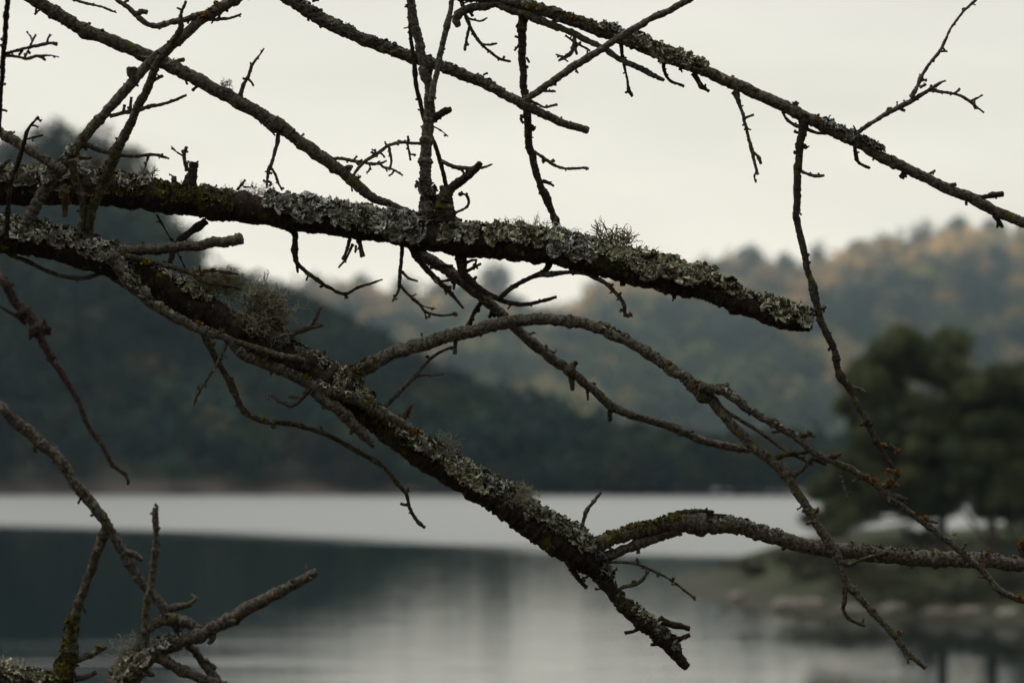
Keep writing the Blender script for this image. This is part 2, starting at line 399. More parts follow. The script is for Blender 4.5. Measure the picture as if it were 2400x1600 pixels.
for (x, y, s, tint, lab, pr, wd) in [
    (735, 632, .97, OLR, 'small crest tree left of the pale saddle trees', 1, .8),
    (850, 630, .97, OLR, 'olive crest tree seen under the broken lower twig', 2, .8),
    (945, 640, .97, GRR, 'grey crest tree behind the yellow-green hanging twig', 3, .8),
    (1040, 640, .97, TAN, 'tan crest tree left of the round saddle tree', 4, .8),
    (1163, 600, .97, OLR, 'round tree standing alone in the saddle skyline', 5, .85),
    (1395, 640, .97, TAN, 'tan tree at the right rim of the bright sky gap', 6, .8),
    (1755, 566, .97, OLR, 'broad flat-topped tree on the skyline above branch tip', 1, 1.1),
    (1842, 580, .97, GRR, 'grey skyline tree right of the broad flat-topped one', 2, .7),
    (1915, 560, .97, OLR, 'thin olive skyline tree beside the bare hanging branch', 3, .55),
    (2010, 548, .97, OLR, 'rounded olive tree where the right skyline begins to climb', 4, .9),
    (2070, 535, .97, GRR, 'grey-green tree on the climbing part of right skyline', 5, .85),
    (2160, 508, .97, TAN, 'tall tan tree left of the notch in right skyline', 6, .75),
    (2245, 498, .97, OLR, 'olive tree right of the notch in the right skyline', 1, .9),
    (2330, 500, .97, GRR, 'grey tree on skyline below the upper right branch', 2, .9),
    (2400, 512, .97, OLR, 'olive skyline tree cut by the right frame edge', 3, .9)]:
    far_tree(x, y, dr(x, s), zr(x, s), tint, lab, pr, wd, GR)
for (x, y, s, tint, lab, pr, wd) in [
    (1525, 695, .70, YEL, 'yellow-green tree on the slope above the arching branch', 2, .6),
    (1490, 745, .66, YEL, 'smaller yellow tree just below the yellow-green one', 4, .6),
    (1765, 795, .52, YEL, 'yellow-green tree on the slope below the branch tip', 3, .55),
    (1122, 835, .40, YEL, 'single pale yellow tree low on the middle slope', 5, .8),
    (2150, 620, .84, YEL, 'golden tree in the upper right hillside wood', 6, 1.3),
    (2310, 605, .85, ORG, 'orange autumn tree high on the right hillside', 1, 1.2),
    (1790, 618, .86, ORG, 'orange-brown tree under the broad flat-topped skyline tree', 4, 1.2),
    (1870, 620, .87, ORG, 'orange tree just left of the hanging branch on hillside', 2, 1.1),
    (2050, 600, .88, ORG, 'orange-tan tree below the climbing right skyline', 5, 1.1),
    (1990, 640, .84, TAN, 'tan tree right of the hanging branch mid hillside', 6, 1.2),
    (1350, 795, .55, TAN, 'tan thicket tree above the arching grey branch', 1, 1.5),
    (1640, 800, .55, YEL, 'dull yellow thicket tree right of the tan one', 3, 1.4)]:
    ss = np.linspace(.03, .99, 300); G = hill_point(RIGHT, np.full(300, float(x)), ss, *HILLS['right'][1:]); gy = HOR - (G[:, 2] - CAMZ) / G[:, 1] * F
    s = float(ss[np.argmin(np.abs(gy - (y + 78)))])
    far_tree(x, y, dr(x, s), zr(x, s), tint, lab, pr, wd, 'autumn trees on the right hillside')

# the wooded point on the right
m_, n_, l_, b_ = mat('shore_turf')
geo = n_.new('ShaderNodeNewGeometry'); s_ = n_.new('ShaderNodeSeparateXYZ'); l_.new(geo.outputs['Position'], s_.inputs[0])
c_ = mix(n_, l_, step(n_, l_, noise(n_, l_, 0.5, 5), 0.4, 0.62), (0.026, 0.034, 0.011), (0.030, 0.030, 0.016))
c_ = mix(n_, l_, step(n_, l_, vm('ADD', s_.outputs['Z'], vm('MULTIPLY', noise(n_, l_, 1.3, 4), 0.5)), 0.62, 0.42), c_, (0.036, 0.036, 0.024))
l_.new(c_, b_.inputs['Base Color']); bump(n_, l_, b_, noise(n_, l_, 4, 5), 0.7, 0.08)
def island_z(X, Y):
    q = 1 - (np.abs((X - 32) / 26.9) ** 3 + np.abs((Y / DS - 80) / 19) ** 3)
    t = np.clip(q / 0.62, -0.4, 1); z = np.where(t > 0, 1.6 * t * t * (3 - 2 * t) ** 1.0, t * 3)
    z = z + np.where(t > 0, 0.18 * fbm(np.stack([X * .35, Y * .35 / DS, X * 0], -1)) * np.clip(t * 3, 0, 1), 0)
    return z
xs = np.linspace(2, 64, 110); ys = np.linspace(56, 104, 110) * DS
X, Y = np.meshgrid(xs, ys, indexing='ij'); mb = MB(); mb.add(np.stack([X, Y, island_z(X, Y)], -1), grid_faces(*X.shape)[:, ::-1])
tag(obj('wooded_point_ground', mb.mesh('wooded_point_ground', m_)), kind='structure')
# grass on it
r = np.random.default_rng(21); n = 9000
gx = r.uniform(4.5, 24, n); gy = r.uniform(61, 80, n) * DS; gz = island_z(gx, gy); k = gz > 0.75
p = np.stack([gx, gy, gz], -1)[k]; p = p[fbm(p * np.array([.5, .5, 0])) > -0.25]
ang = r.uniform(0, 6.28, len(p)); hh = r.uniform(.10, .3, len(p)); d = np.stack([np.cos(ang), np.sin(ang), ang * 0], -1) * 0.03
tip = p + np.stack([r.normal(0, .06, len(p)), r.normal(0, .06, len(p)), hh], -1)
mb = MB(); mb.add(np.stack([p - d, p + d, tip], 1), np.arange(3 * len(p)).reshape(-1, 3), np.repeat(np.array((0.034, 0.044, 0.014))[None] * r.uniform(.6, 1.4, (len(p), 1)), 3, 0))
tag(obj('grass', mb.mesh('grass', M_FOL, smooth=False)), 'short green grass on the wooded point', 'grass', kind='stuff')

def in_poly(P, poly):
    x, y = P[:, 0], P[:, 1]; c = np.zeros(len(P), bool); q = np.array(poly, float); j = len(q) - 1
    for i in range(len(q)):
        a = ((q[i, 1] > y) != (q[j, 1] > y)) & (x < (q[j, 0] - q[i, 0]) * (y - q[i, 1]) / (q[j, 1] - q[i, 1] + 1e-9) + q[i, 0]); c ^= a; j = i
    return c
def pine(name, label, D, bx, outline, clumps, seed, lean=0, forks=()):
    r = np.random.default_rng(seed)
    bX = (bx - W / 2) / F * D; bZ = float(island_z(np.array(bX), np.array(float(D)))); base = np.array([bX, D, bZ])
    e = bpy.data.objects.new(name, None); COL.objects.link(e); e.location = base
    tag(e, label, 'tree', 'pines on the wooded point')
    q = np.array(outline, float); lo, hi = q.min(0), q.max(0)
    C = []
    while len(C) < clumps:
        P = r.uniform(lo, hi, (1, 2))
        if not in_poly(P, outline)[0]: continue
        if fbm(np.array([[P[0, 0] * .011, P[0, 1] * .014, seed]]))[0] < -0.22: continue
        dpt = D + r.uniform(-1.5, 1.9)
        C.append(far(P[0, 0], P[0, 1], dpt))
    C = np.array(C)
    top = far(bx + lean, q[:, 1].min() + 40, D)
    stem = np.array([base - [0, 0, .4], base + (top - base) * .25 + [r.normal(0, .05), .05, 0], base + (top - base) * .5 + [-.08, 0, 0], base + (top - base) * .78, top])
    rad = np.array([.16, .13, .10, .06, .025])
    t = MB(); v, f = tube_simple(stem, rad, 9); t.add(v, f); obj('trunk', t.mesh('trunk', M_TRUNK, off=base), e)
    lm = MB()
    for c in C[::2]:
        k = np.clip((c[2] - base[2]) / (top[2] - base[2]) - r.uniform(.05, .22), .22, .92)
        s = np.array([np.interp(k, [0, .25, .5, .78, 1], stem[:, i]) for i in range(3)])
        mid = s * .45 + c * .55 + np.array([0, 0, -.12 + r.normal(0, .1)])
        v, f = tube_simple([s, mid, c], [.05 * (1.2 - k), .03, .012], 5); lm.add(v, f)
    for (p0, p1, w) in forks:
        a, b = far(*p0, D), far(*p1, D); v, f = tube_simple([a, (a + b) / 2 + [0, 0, -.05], b], [w, w * .8, w * .6], 7); lm.add(v, f)
    obj('limbs', lm.mesh('limbs', M_TRUNK, off=base), e)
    mb = MB(); per = 330
    for c in C:
        d = nrm(r.normal(size=(per, 3))); rr = r.uniform(.36, .62)
        p = c + d * np.array([rr, rr, rr * .62]) * r.uniform(.25, 1, (per, 1)) ** .6
        v, f = leaf_quads(p, None, .17, .15, r)
        tint = np.array((0.062, 0.072, 0.032)) * r.uniform(.7, 1.4) * np.array([r.uniform(.85, 1.12), 1, 1])
        mb.add(v, f, tint[None] * np.repeat(r.uniform(.65, 1.35, per), 4)[:, None])
    obj('crown', mb.mesh('crown', M_NEEDLE, smooth=False, off=base), e)
pine('pine_tree', 'left pine on the wooded point with low drooping bough over water', 70.0 * DS, 2212,
     [(2040, 800), (2100, 772), (2150, 805), (2190, 775), (2235, 782), (2255, 900), (2255, 1180), (2200, 1215), (2090, 1200), (2040, 1240), (1935, 1245), (1890, 1215), (1905, 1150), (1960, 1085), (2010, 1030), (1965, 985), (1965, 930), (2005, 860)], 125, 3, -30,
     [((2205, 1230), (2060, 1195), .05), ((2212, 1180), (2130, 1120), .05)])
pine('pine_tree', 'middle pine on the wooded point with leaning side stem', 69.0 * DS, 2332,
     [(2190, 800), (2250, 770), (2310, 792), (2345, 870), (2400, 905), (2430, 1180), (2350, 1215), (2250, 1190), (2190, 1000)], 105, 4, -50,
     [((2318, 1270), (2230, 1160), .07)])
pine('pine_tree', 'right pine on the wooded point cut by the frame edge', 70.5 * DS, 2470,
     [(2375, 850), (2430, 795), (2560, 800), (2640, 950), (2610, 1150), (2450, 1170), (2380, 1050)], 90, 6, 20, [])

def shrub(x, D, w, h, tint, label, seed):
    r = np.random.default_rng(seed); X = (x - W / 2) / F * D; z = float(island_z(np.array(X), np.array(float(D))))
    e = bpy.data.objects.new('shrub', None); COL.objects.link(e); e.location = (X, D, z); tag(e, label, 'shrub', 'shrubs on the wooded point')
    n = 900; lob = 9
    cs = r.normal(size=(lob, 3)) * np.array([w * .28, w * .25, h * .18]) + np.array([0, 0, h * .5]); k = r.integers(0, lob, n)
    p = cs[k] + nrm(r.normal(size=(n, 3))) * np.array([w, w, h]) * .2 * r.uniform(.5, 1.1, (n, 1)); p[:, 2] = np.maximum(p[:, 2], 0.02)
    v, f = leaf_quads(p, None, .06, .6, r); mb = MB(); mb.add(v, f, np.array(tint)[None] * np.repeat(r.uniform(.6, 1.4, n), 4)[:, None])
    obj('foliage', mb.mesh('foliage', M_FOL, smooth=False), e)
    mb = MB()
    for c in cs: v, f = tube_simple([(0, 0, -.05), c * .5 + [0, 0, -.05], c], [.03, .02, .008], 5); mb.add(v, f)
    obj('stems', mb.mesh('stems', M_TRUNK), e)
shrub(1895, 73 * DS, 2.4, 1.05, (0.05, 0.046, 0.034), 'dark low shrub on the tip of the wooded point', 1)
shrub(1770, 78 * DS, 1.3, 0.4, (0.06, 0.055, 0.03), 'flat shrub at the far left of the wooded point', 2)
shrub(2170, 66 * DS, 3.0, 0.8, (0.04, 0.042, 0.028), 'wide dark shrub under the left pine trunk', 3)
shrub(2385, 66 * DS, 3.0, 0.85, (0.036, 0.036, 0.026), 'dark shrub at the right frame edge below the pines', 4)
shrub(2075, 68 * DS, 2.6, 0.8, (0.055, 0.055, 0.028), 'low shrub between the tip shrub and the pines', 5)
shrub(2285, 65.6 * DS, 2.8, 0.75, (0.034, 0.038, 0.024), 'rounded dark shrub in front of the middle pine trunk', 6)
shrub(1985, 70.5 * DS, 2.4, 0.95, (0.042, 0.044, 0.026), 'added rounded shrub just right of the shrub on the tip', 7)  # added to darken the sky reflection in the water below
shrub(2160, 72.5 * DS, 1.4, 1.0, (0.04, 0.04, 0.026), 'upright thin bush behind the left pine trunk', 8)
shrub(2415, 72.5 * DS, 2.4, 1.3, (0.034, 0.036, 0.024), 'added tall dark bush behind the right pine at frame edge', 9)  # added to block bright sky from mirroring in the water

m_, n_, l_, b_ = mat('shore_stone'); l_.new(mix(n_, l_, noise(n_, l_, 5, 5), (0.13, 0.115, 0.10), (0.25, 0.23, 0.20)), b_.inputs['Base Color']); M_STONE = m_
STN = ['leftmost pale stone on the shore of the point', 'second pale stone from the left on the shore', 'third pale stone from the left on the shore', 'middle pale stone on the shore of the point',
       'fifth pale stone from the left on the shore', 'third pale stone from the right frame edge on shore', 'second pale stone from the right frame edge on shore', 'rightmost pale stone on the shore of the point']
for i, x in enumerate((1730, 1845, 1905, 2005, 2095, 2190, 2270, 2360)):
    r = np.random.default_rng(60 + i)
    Ds = np.linspace(58, 80, 400) * DS; zs = island_z((x - W / 2) / F * Ds, Ds); D = float(Ds[np.argmax(zs > .06)]) + r.uniform(.1, .8)
    u = np.linspace(0, math.pi, 8); a = np.linspace(0, 2 * math.pi, 11)[:-1]; U, A = np.meshgrid(u, a, indexing='ij')
    v = np.stack([np.sin(U) * np.cos(A), np.sin(U) * np.sin(A), np.cos(U)], -1).reshape(-1, 3)
    v = v * (1 + .28 * fbm(v * 1.7 + i * 5))[:, None] * np.array([r.uniform(.3, .55), .3, r.uniform(.14, .22)])
    X = (x - W / 2) / F * D; mb = MB(); mb.add(v, grid_faces(8, 10, True)[:, ::-1])
    o = obj('shore_stone', mb.mesh('shore_stone', M_STONE, smooth=False), None, (X, D, max(float(island_z(np.array(X), np.array(D))), 0) + .06))
    tag(o, STN[i], 'stone', 'pale stones along the shore of the point')

# haze: real air round the camera and the whole scene
m_ = bpy.data.materials.new('haze'); m_.use_nodes = True; n_ = m_.node_tree.nodes; n_.clear()
ho = n_.new('ShaderNodeOutputMaterial'); pv = n_.new('ShaderNodeVolumePrincipled')
pv.inputs['Color'].default_value = (0.64, 0.85, 1.0, 1); pv.inputs['Density'].default_value = 0.00010; pv.inputs['Anisotropy'].default_value = 0.0
m_.node_tree.links.new(pv.outputs[0], ho.inputs['Volume'])
mb = MB(); q = np.array([(x, y, z) for x in (-1750, 1750) for y in (-450, 4000) for z in (-6, 240)], float)
mb.add(q, [(0, 1, 3, 2), (4, 6, 7, 5), (0, 4, 5, 1), (2, 3, 7, 6), (0, 2, 6, 4), (1, 5, 7, 3)])
tag(obj('haze', mb.mesh('haze', m_, smooth=False)), 'thin pale haze lying over the lake', 'haze', kind='stuff')

# ------------------------------------------------------------------ the bare tree
# Limbs as read from the photograph: B = branch (name, bark, description, depth at start and end in metres from the focus plane, then x,y,thickness);
# T = twig of the branch above it (bark, then its line; forks of the same twig after each semicolon)
LIMBS = """
B M|k|thickest lichen-crusted branch running across the middle with a broken tip|.04,-.02|-700,390,120 -400,410,98 -100,436,88 0,440,86 250,444,84 340,457,78 500,479,76 620,495,73 680,505,74 800,520,72 950,546,72 1090,567,72 1200,575,76 1300,590,74 1400,610,76 1500,636,71 1600,662,68 1650,672,62 1700,697,52 1750,717,52 1800,733,54 1850,749,52 1880,756,48 1899,758,42
T k|444,435,38 450,405,26 455,382,20
T b|439,400,12 432,365,9 437,344,8;431,366,6 414,356,5 401,343,4;432,362,7 428,352,9
T b|556,445,8 566,432,7 575,422,7;570,438,5 601,440,3
T b|408,425,14 408,414,13
T k|482,518,20 458,537,17 434,553,17 412,572,17 400,611,14 394,640,12
T k|367,503,5 396,553,4 417,594,4 437,634,4
T k|691,530,18 691,560,15 691,591,15 695,615,12 700,622,10 720,640,10 738,653,10 772,675,9 807,689,8 841,673,7 870,664,6 896,655,5;803,687,7 815,698,6;695,612,9 698,639,4
T b|820,560,10 812,590,8 803,608,8;827,572,7 812,605,6 793,627,5;841,562,13 846,585,11 850,601,14;834,575,6 833,592,5
T m|943,575,11 942,600,9 939,625,9 936,660,9 934,680,7 920,706,5;941,636,7 958,651,6 979,659,5;937,668,7 952,685,7 968,701,8 986,715,7 996,729,7 1034,739,6 1070,735,7;986,715,5 1005,721,4 1020,723,4;996,732,5 999,749,4
T k|962,575,20 975,597,18 989,618,16 1020,653,14 1048,677,12 1068,701,8 1086,722,6;1008,627,9 1035,622,9 1061,625,9;1032,660,8 1048,657,8 1065,656,8 1063,678,6;1040,668,6 1046,690,5
T k|1079,590,32 1081,615,28 1089,646,22 1117,673,17 1168,701,13 1220,713,11 1261,708,9 1304,696,8;1088,640,10 1108,628,8 1127,618,7;1085,620,9 1100,612,8 1117,609,6;1100,650,12 1108,655,9 1117,648,7;1110,632,6 1117,608,5
T k|1291,612,17 1276,637,14 1254,646,12 1206,670,12 1172,698,13
T b|1265,645,10 1289,642,11 1340,637,11 1372,641,11 1407,656,11 1441,684,10 1462,711,9 1465,742,8;1464,738,8 1478,738,8;1460,725,5 1455,728,7
T k|1459,655,16 1459,669,14
T k|1580,690,12 1580,700,10
T k|1041,545,60 1040,499,56 1041,470,42 1058,444,24 1092,417,22 1112,398,19 1127,382,13
T b|1040,470,18 1038,448,14 1034,436,11
T m|1075,455,7 1090,456,7 1097,465,7 1096,482,7 1085,491,7 1065,500,8 1044,512,10
B W|b|upright forked branch rising from the lichen-crusted one|.03,.0|940,-150,15 952,-60,17 963,0,18 975,69,22 986,120,21 996,172,20 1005,207,22 1008,248,26 1006,293,27 1001,327,27 999,372,27 998,413,29 999,465,33 1004,499,40 1010,545,50
T g|1075,-80,12 1060,0,13 1048,62,14 1034,120,15 1022,172,14 1015,213,15 1010,240,14
T k|1005,285,18 1030,269,20 1044,261,17 1057,256,14
T b|992,337,9 965,336,8 944,334,8 926,336,9 910,341,9 882,362,9 851,382,9 838,396,8 829,410,7;955,337,7 959,356,6 962,376,5;957,334,7 956,319,6;912,345,7 916,368,7 917,382,6 912,399,5;960,362,5 967,362,4;880,362,7 879,350,6;945,335,6 936,330,5;908,342,6 903,335,5
T k|1015,296,5 1035,307,4 1050,320,3
T k|998,160,24 1006,170,20 1010,158,10
B W3|k|thin dark shoot behind the upright forked branch|.05,.05|950,-90,7 956,-20,8 958,20,9 962,86,10 970,138,11 977,207,11 989,258,11 999,297,11 1017,334,11 1030,372,11 1044,427,11 1056,470,12 1062,540,12
T b|1035,378,10 1055,387,9 1075,393,9 1110,394,8 1137,391,6 1154,385,4;1080,394,7 1088,407,6;1097,395,6 1097,404,5
B P|b|long grey-brown branch falling from the upper left and passing behind|.08,.08|-700,-330,60 -400,-240,44 -150,-140,36 0,-50,32 83,0,32 120,26,32 186,64,34 241,88,34 310,117,34 358,136,34 406,157,34 465,189,33 517,219,33 568,244,33 613,270,33 651,296,36 693,322,31 731,351,30 772,382,30 813,413,28 848,446,26 875,466,22 910,478,18 955,500,20 972,540,24 988,592,26 1048,632,27 1110,680,27 1172,732,26 1192,753,25 1237,794,24 1289,835,24 1340,872,23 1399,921,22 1434,951,22 1493,976,20 1572,999,20 1600,1012,20 1652,1032,20 1703,1044,19 1760,1054,18
T b|386,150,10 410,145,10 432,140,11
T b|563,226,13 570,200,10 582,179,9 592,151,8 606,132,5 619,114,4;590,160,6 588,148,5
T b|600,270,5 622,292,4 645,318,4
T b|653,305,11 650,330,10 644,355,9 637,382,9 630,400,10 627,420,6 625,441,5;634,392,8 644,406,7 652,428,6 661,446,5;628,425,6 637,428,5
T b|776,375,9 795,371,9 813,374,9 848,380,8 886,384,7 906,377,5;890,384,7 900,392,7 917,396,6 944,411,5;864,383,5 870,398,4;902,392,5 908,402,5
T m|806,402,8 815,392,12 824,395,12
T k|1140,700,12 1127,711,12 1110,735,11 1096,768,12
T m|1330,870,12 1340,860,15 1351,848,14
T m|1338,876,16 1340,893,15 1342,914,10
T b|1377,905,9 1377,921,7 1378,937,5
T k|1429,948,12 1429,962,12 1429,986,11
T b|1284,820,5 1300,825,5 1305,818,3;1284,818,4 1279,808,6
T k|1155,722,12 1150,738,10 1146,744,9
T m|1386,905,8 1393,897,9
B V1|g|pale smooth branch slanting up in front of the thick one|-.065,-.11|45,570,32 59,532,32 69,510,31 90,472,30 114,430,29 145,392,30 165,363,29 186,334,27 220,296,26 262,248,26 310,193,26 351,148,26 406,104,26 448,65,27 499,28,27 548,0,26 620,-46,24 760,-140,18
T b|484,46,8 505,46,8 517,45,9 537,43,7 550,40,6 565,33,5;551,39,6 560,36,6
T k|517,22,10 528,22,9 534,28,6
T b|478,30,12 458,38,14 424,48,15 396,53,16 368,62,15 344,56,14 324,41,14 300,17,12 275,0,10 240,-25,8;320,34,12 334,27,13 345,29,13
T m|312,182,22 310,170,22 309,159,20
T b|258,272,10 275,268,8 293,263,9 310,260,9 327,257,10 358,248,11 372,247,9 396,239,8 410,235,8 424,229,6 437,223,5;290,263,8 291,246,7;305,260,8 308,228,7
T m|182,345,16 205,340,14 224,350,10 255,358,9 293,365,9 320,366,8 365,363,8 396,372,6;348,366,7 342,386,3 336,404,2
T m|185,370,10 205,371,7 215,369,6
B V2|m|dark twisted shoot crossing in front of the pale slanting branch|-.065,-.13|205,570,30 207,553,26 210,517,24 220,482,24 238,444,24 255,403,26 262,380,28 270,358,28 282,335,25 300,303,23 324,248,21 348,200,21 362,160,20 380,132,20 396,114,19 412,88,17 424,62,15 422,45,12 426,28,8 436,3,7
T b|360,190,8 372,182,8 382,178,7
T b|268,362,18 262,372,22
B V3|m|short mossy shoot dropping from the thick branch at left|-.085,-.07|168,375,22 172,392,20 179,430,19 190,455,18 196,482,17 192,517,16 188,545,20
T m|150,440,18 152,460,16 152,490,10 152,507,10
B K|b|cut grey stub pointing right beside the lower branch|-.06,-.085|270,600,34 296,589,27 344,584,25 413,579,24 460,575,25 499,570,26 540,565,27 566,559,29
B EL|b|short branch end at the left edge above the thick one|.0,-.085|-700,60,50 -300,190,32 -100,270,27 0,310,25 45,337,24 86,362,23 122,385,22 150,402,24
T b|24,322,8 26,308,6
B L|k|lichen-shaggy lower branch running diagonally down to the forked end|-.08,.0|-700,610,120 -300,560,96 -100,548,88 0,553,84 100,566,78 200,597,77 280,624,78 344,655,78 430,702,76 545,765,74 640,818,72 720,862,72 800,916,72 870,972,68 950,1038,64 1030,1092,66 1130,1150,68 1220,1206,74 1290,1254,82 1350,1290,84 1386,1318,66 1413,1358,38 1458,1411,36 1499,1449,40 1537,1483,38 1568,1514,34 1590,1540,28 1610,1562,22
T k|1545,1452,24 1575,1462,15 1616,1473,12
T k|1562,1506,20 1590,1496,13 1616,1487,12
T b|680,785,22 700,775,15 723,768,14 757,761,10;730,764,12 740,745,9 747,730,7 753,718,8
T m|730,890,18 735,868,14 740,848,10 752,835,8 764,823,8;738,852,10 728,846,7
T m|935,1000,18 944,980,15 955,964,12 966,949,9
T b|1362,1246,11 1368,1218,9 1375,1194,9 1393,1174,9 1408,1153,7
T b|1400,1316,12 1440,1316,7 1489,1320,7 1527,1335,7 1568,1356,7 1606,1384,7 1630,1404,6;1522,1337,6 1510,1352,8 1499,1363,9 1475,1372,10 1455,1378,9 1450,1395,8;1492,1320,8 1495,1314,10;1540,1340,6 1543,1351,8
T k|1340,1330,20 1352,1350,13 1362,1363,10 1375,1377,9;1360,1362,6 1368,1352,6
T b|890,968,14 900,956,13 918,938,10 937,918,10 956,898,10 975,880,10 992,858,9 1010,839,8 1036,822,7 1066,812,6;975,880,7 1005,879,5 1041,877,4;1008,840,6 998,834,5
T b|-60,555,14 0,580,11 28,598,11 69,615,10 110,635,11 155,649,11 196,651,11 234,642,10 258,632,10
B NF|g|thin grey branch lying along the front of the lower one|-.085,-.06|262,600,30 275,622,27 300,660,27 330,690,25 372,722,23 430,756,20 482,777,20 537,797,20 551,816,22 606,847,23 654,866,24 703,888,28 745,910,30 789,922,28 841,941,26 893,965,23 944,993,21 974,1014,16
T m|530,795,18 585,811,18 620,822,18 654,832,18 690,839,18 715,846,14
T b|735,915,28 748,930,30 789,955,30 820,986,28 848,1013,24 862,1030,19 877,1045,13
T m|296,600,13 324,625,13 362,653,15 396,680,16 434,718,15 461,749,14 472,772,15 479,787,16 495,820,17 510,850,16 537,891,15 558,942,15 570,960,15 585,973,15 620,987,14 671,992,13 723,1004,11 779,1024,12 834,1055,11 893,1089,11 927,1127,10 948,1151,11 954,1165,9 958,1186,9 975,1217,9 996,1236,8;640,990,9 642,1003,10;948,1150,8 957,1148,7
T m|296,600,16 344,611,14 396,625,12 448,642,11 475,660,10 517,667,10 545,672,9 566,678,7;441,637,7 470,636,8 499,634,7 530,638,6 558,643,5
T b|535,795,10 527,815,9 513,843,8 500,866,6 482,894,7 465,918,8 458,935,6 454,953,6;472,910,6 462,910,5
T b|728,908,18 712,926,14 695,944,11 679,951,10 665,944,9 652,938,8 640,928,8 628,922,9;630,924,6 630,938,6;700,932,8 676,928,7
T b|640,862,12 634,878,8
B A|g|smooth grey branch arching up and over from the lower one|-.035,-.05|790,905,40 820,883,38 855,863,36 910,832,35 962,815,34 1030,794,34 1099,777,32 1168,760,31 1220,750,30 1271,748,29 1340,754,28 1407,770,27 1458,794,26 1510,822,26 1562,856,27 1613,892,29 1650,926,32 1672,942,27 1696,974,24 1731,1012,24 1765,1046,25 1807,1078,27 1838,1108,26 1869,1153,22 1893,1191,22 1917,1232,23 1944,1273,24 1965,1315,22 1979,1349,18 2013,1397,18 2055,1442,17 2092,1484,17 2127,1528,16 2150,1548,14 2169,1564,13
T b|1068,795,11 1067,812,9 1065,829,11
T m|1650,915,22 1680,908,18 1703,905,12;1700,903,10 1706,900,12
T k|1820,1074,18 1835,1066,15 1848,1065,12 1875,1061,11 1905,1056,10
T b|1845,1118,14 1853,1116,17 1870,1106,12 1882,1098,11 1903,1077,12 1918,1078,13 1937,1088,9
T b|1678,946,11 1705,966,10 1748,991,9 1780,1012,9 1807,1032,8 1855,1063,8 1900,1087,7
T m|1968,1316,14 1990,1322,14 2008,1316,9 2030,1308,9 2060,1299,9 2082,1294,11
T m|1980,1352,12 1981,1372,15 1977,1392,8
T m|1983,1385,8 1979,1404,9 1977,1425,10 1982,1437,9 1992,1449,9 2008,1459,9 2027,1465,8
T b|2100,1490,10 2110,1484,8
T b|2128,1532,14 2122,1540,10
B T2|b|rough thin branch forking right from the grey arch|-.055,-.05|1640,905,22 1669,912,22 1700,920,19 1748,956,17 1807,991,17 1869,1029,17 1910,1060,16 1962,1084,16 2024,1118,16 2082,1160,17 2117,1187,16 2168,1225,16 2220,1266,17 2271,1311,16 2306,1342,16 2340,1380,17 2375,1397,16 2410,1412,15 2470,1436,12 2540,1450,7
T m|1868,1026,13 1885,1020,11 1903,1015,10;1893,1018,7 1894,1010,6
T m|1935,1072,12 1955,1068,12 1972,1062,7
T b|1970,1092,9 1971,1110,7 1975,1135,8 1983,1155,6 1989,1172,5;1980,1152,5 1990,1160,4
T m|2060,1140,16 2080,1138,15 2106,1137,11
T m|2082,1162,14 2100,1165,14 2127,1170,8
T m|2165,1220,10 2180,1221,8 2199,1225,5
T g|2303,1345,8 2301,1354,9
T b|2345,1385,14 2350,1398,10
B U|g|stout peeling branch reaching right from the lower fork|-.008,.03|1370,1290,50 1434,1263,36 1482,1246,35 1551,1231,38 1603,1224,46 1669,1229,43 1738,1236,40 1807,1256,37 1875,1274,37 1944,1289,38 1996,1291,38 2082,1302,41 2185,1308,40 2289,1313,38 2400,1321,36 2550,1338,30 2700,1350,16
T b|1400,1312,26 1430,1301,26 1465,1288,24 1499,1273,24 1551,1254,26 1590,1240,30
T k|1585,1205,20 1640,1200,14 1673,1199,8;1640,1204,8 1702,1206,4
T k|2395,1310,22 2397,1292,16 2399,1268,10
B Q|b|branch slanting down from top centre to a cut end|.05,.06|-700,-640,60 -200,-440,46 300,-210,37 560,-70,33 679,-1,31 731,31,32 793,65,32 858,93,30 910,114,29 962,134,27 1013,148,29 1065,169,27 1134,196,26 1185,224,24 1230,246,25 1275,270,22 1323,289,19 1378,306,18
T g|1228,240,18 1236,232,17 1289,196,18 1340,158,19 1372,140,19 1441,96,18 1510,52,17 1562,28,17 1613,0,16 1690,-46,14 1800,-110,9;1272,214,6 1285,214,7 1302,214,6;1347,158,6 1355,172,4
T b|1240,236,8 1260,244,6 1275,252,6 1290,249,6 1306,245,7
T k|1126,186,14 1130,178,11
T b|733,0,9 747,2,6
B X|k|dark rough branch hanging from the upper right limb|.10,.06|1222,20,26 1225,40,23 1223,103,20 1225,172,19 1230,220,20 1237,293,20 1242,344,19 1251,386,18 1268,434,18 1285,475,16 1306,527,16 1318,556,15
T b|1252,356,8 1270,367,8 1292,382,9 1310,391,7 1330,396,7 1350,395,6 1375,393,6;1290,380,6 1298,374,6;1370,394,4 1376,398,4
T k|1272,424,10 1284,428,8 1298,436,6
T k|1217,105,6 1206,119,6
T k|1234,135,6 1241,147,5
T m|1228,272,10 1220,274,13
T k|1244,296,12 1252,304,13
T k|1216,58,12 1213,65,12
B R|b|long upper right limb spotted with orange lichen|.09,.09|-700,-900,60 -100,-600,46 500,-260,36 900,-80,30 1060,-14,27 1140,-6,26 1200,4,27 1269,24,30 1338,46,31 1407,72,32 1475,96,33 1544,124,34 1613,152,31 1682,179,29 1751,210,30 1820,241,30 1889,275,31 1958,311,29 2013,338,28 2082,375,28 2151,406,26 2220,442,26 2289,472,26 2340,498,26 2400,523,25 2500,560,22 2640,600,12
T g|1150,2,18 1182,16,20 1220,30,20 1269,48,17 1338,76,15 1407,110,15 1458,141,15 1510,165,15 1535,178,13 1556,189,9
T b|1165,8,18 1137,14,16 1115,15,15 1099,19,16 1084,27,20 1074,36,22 1070,50,20 1075,62,14
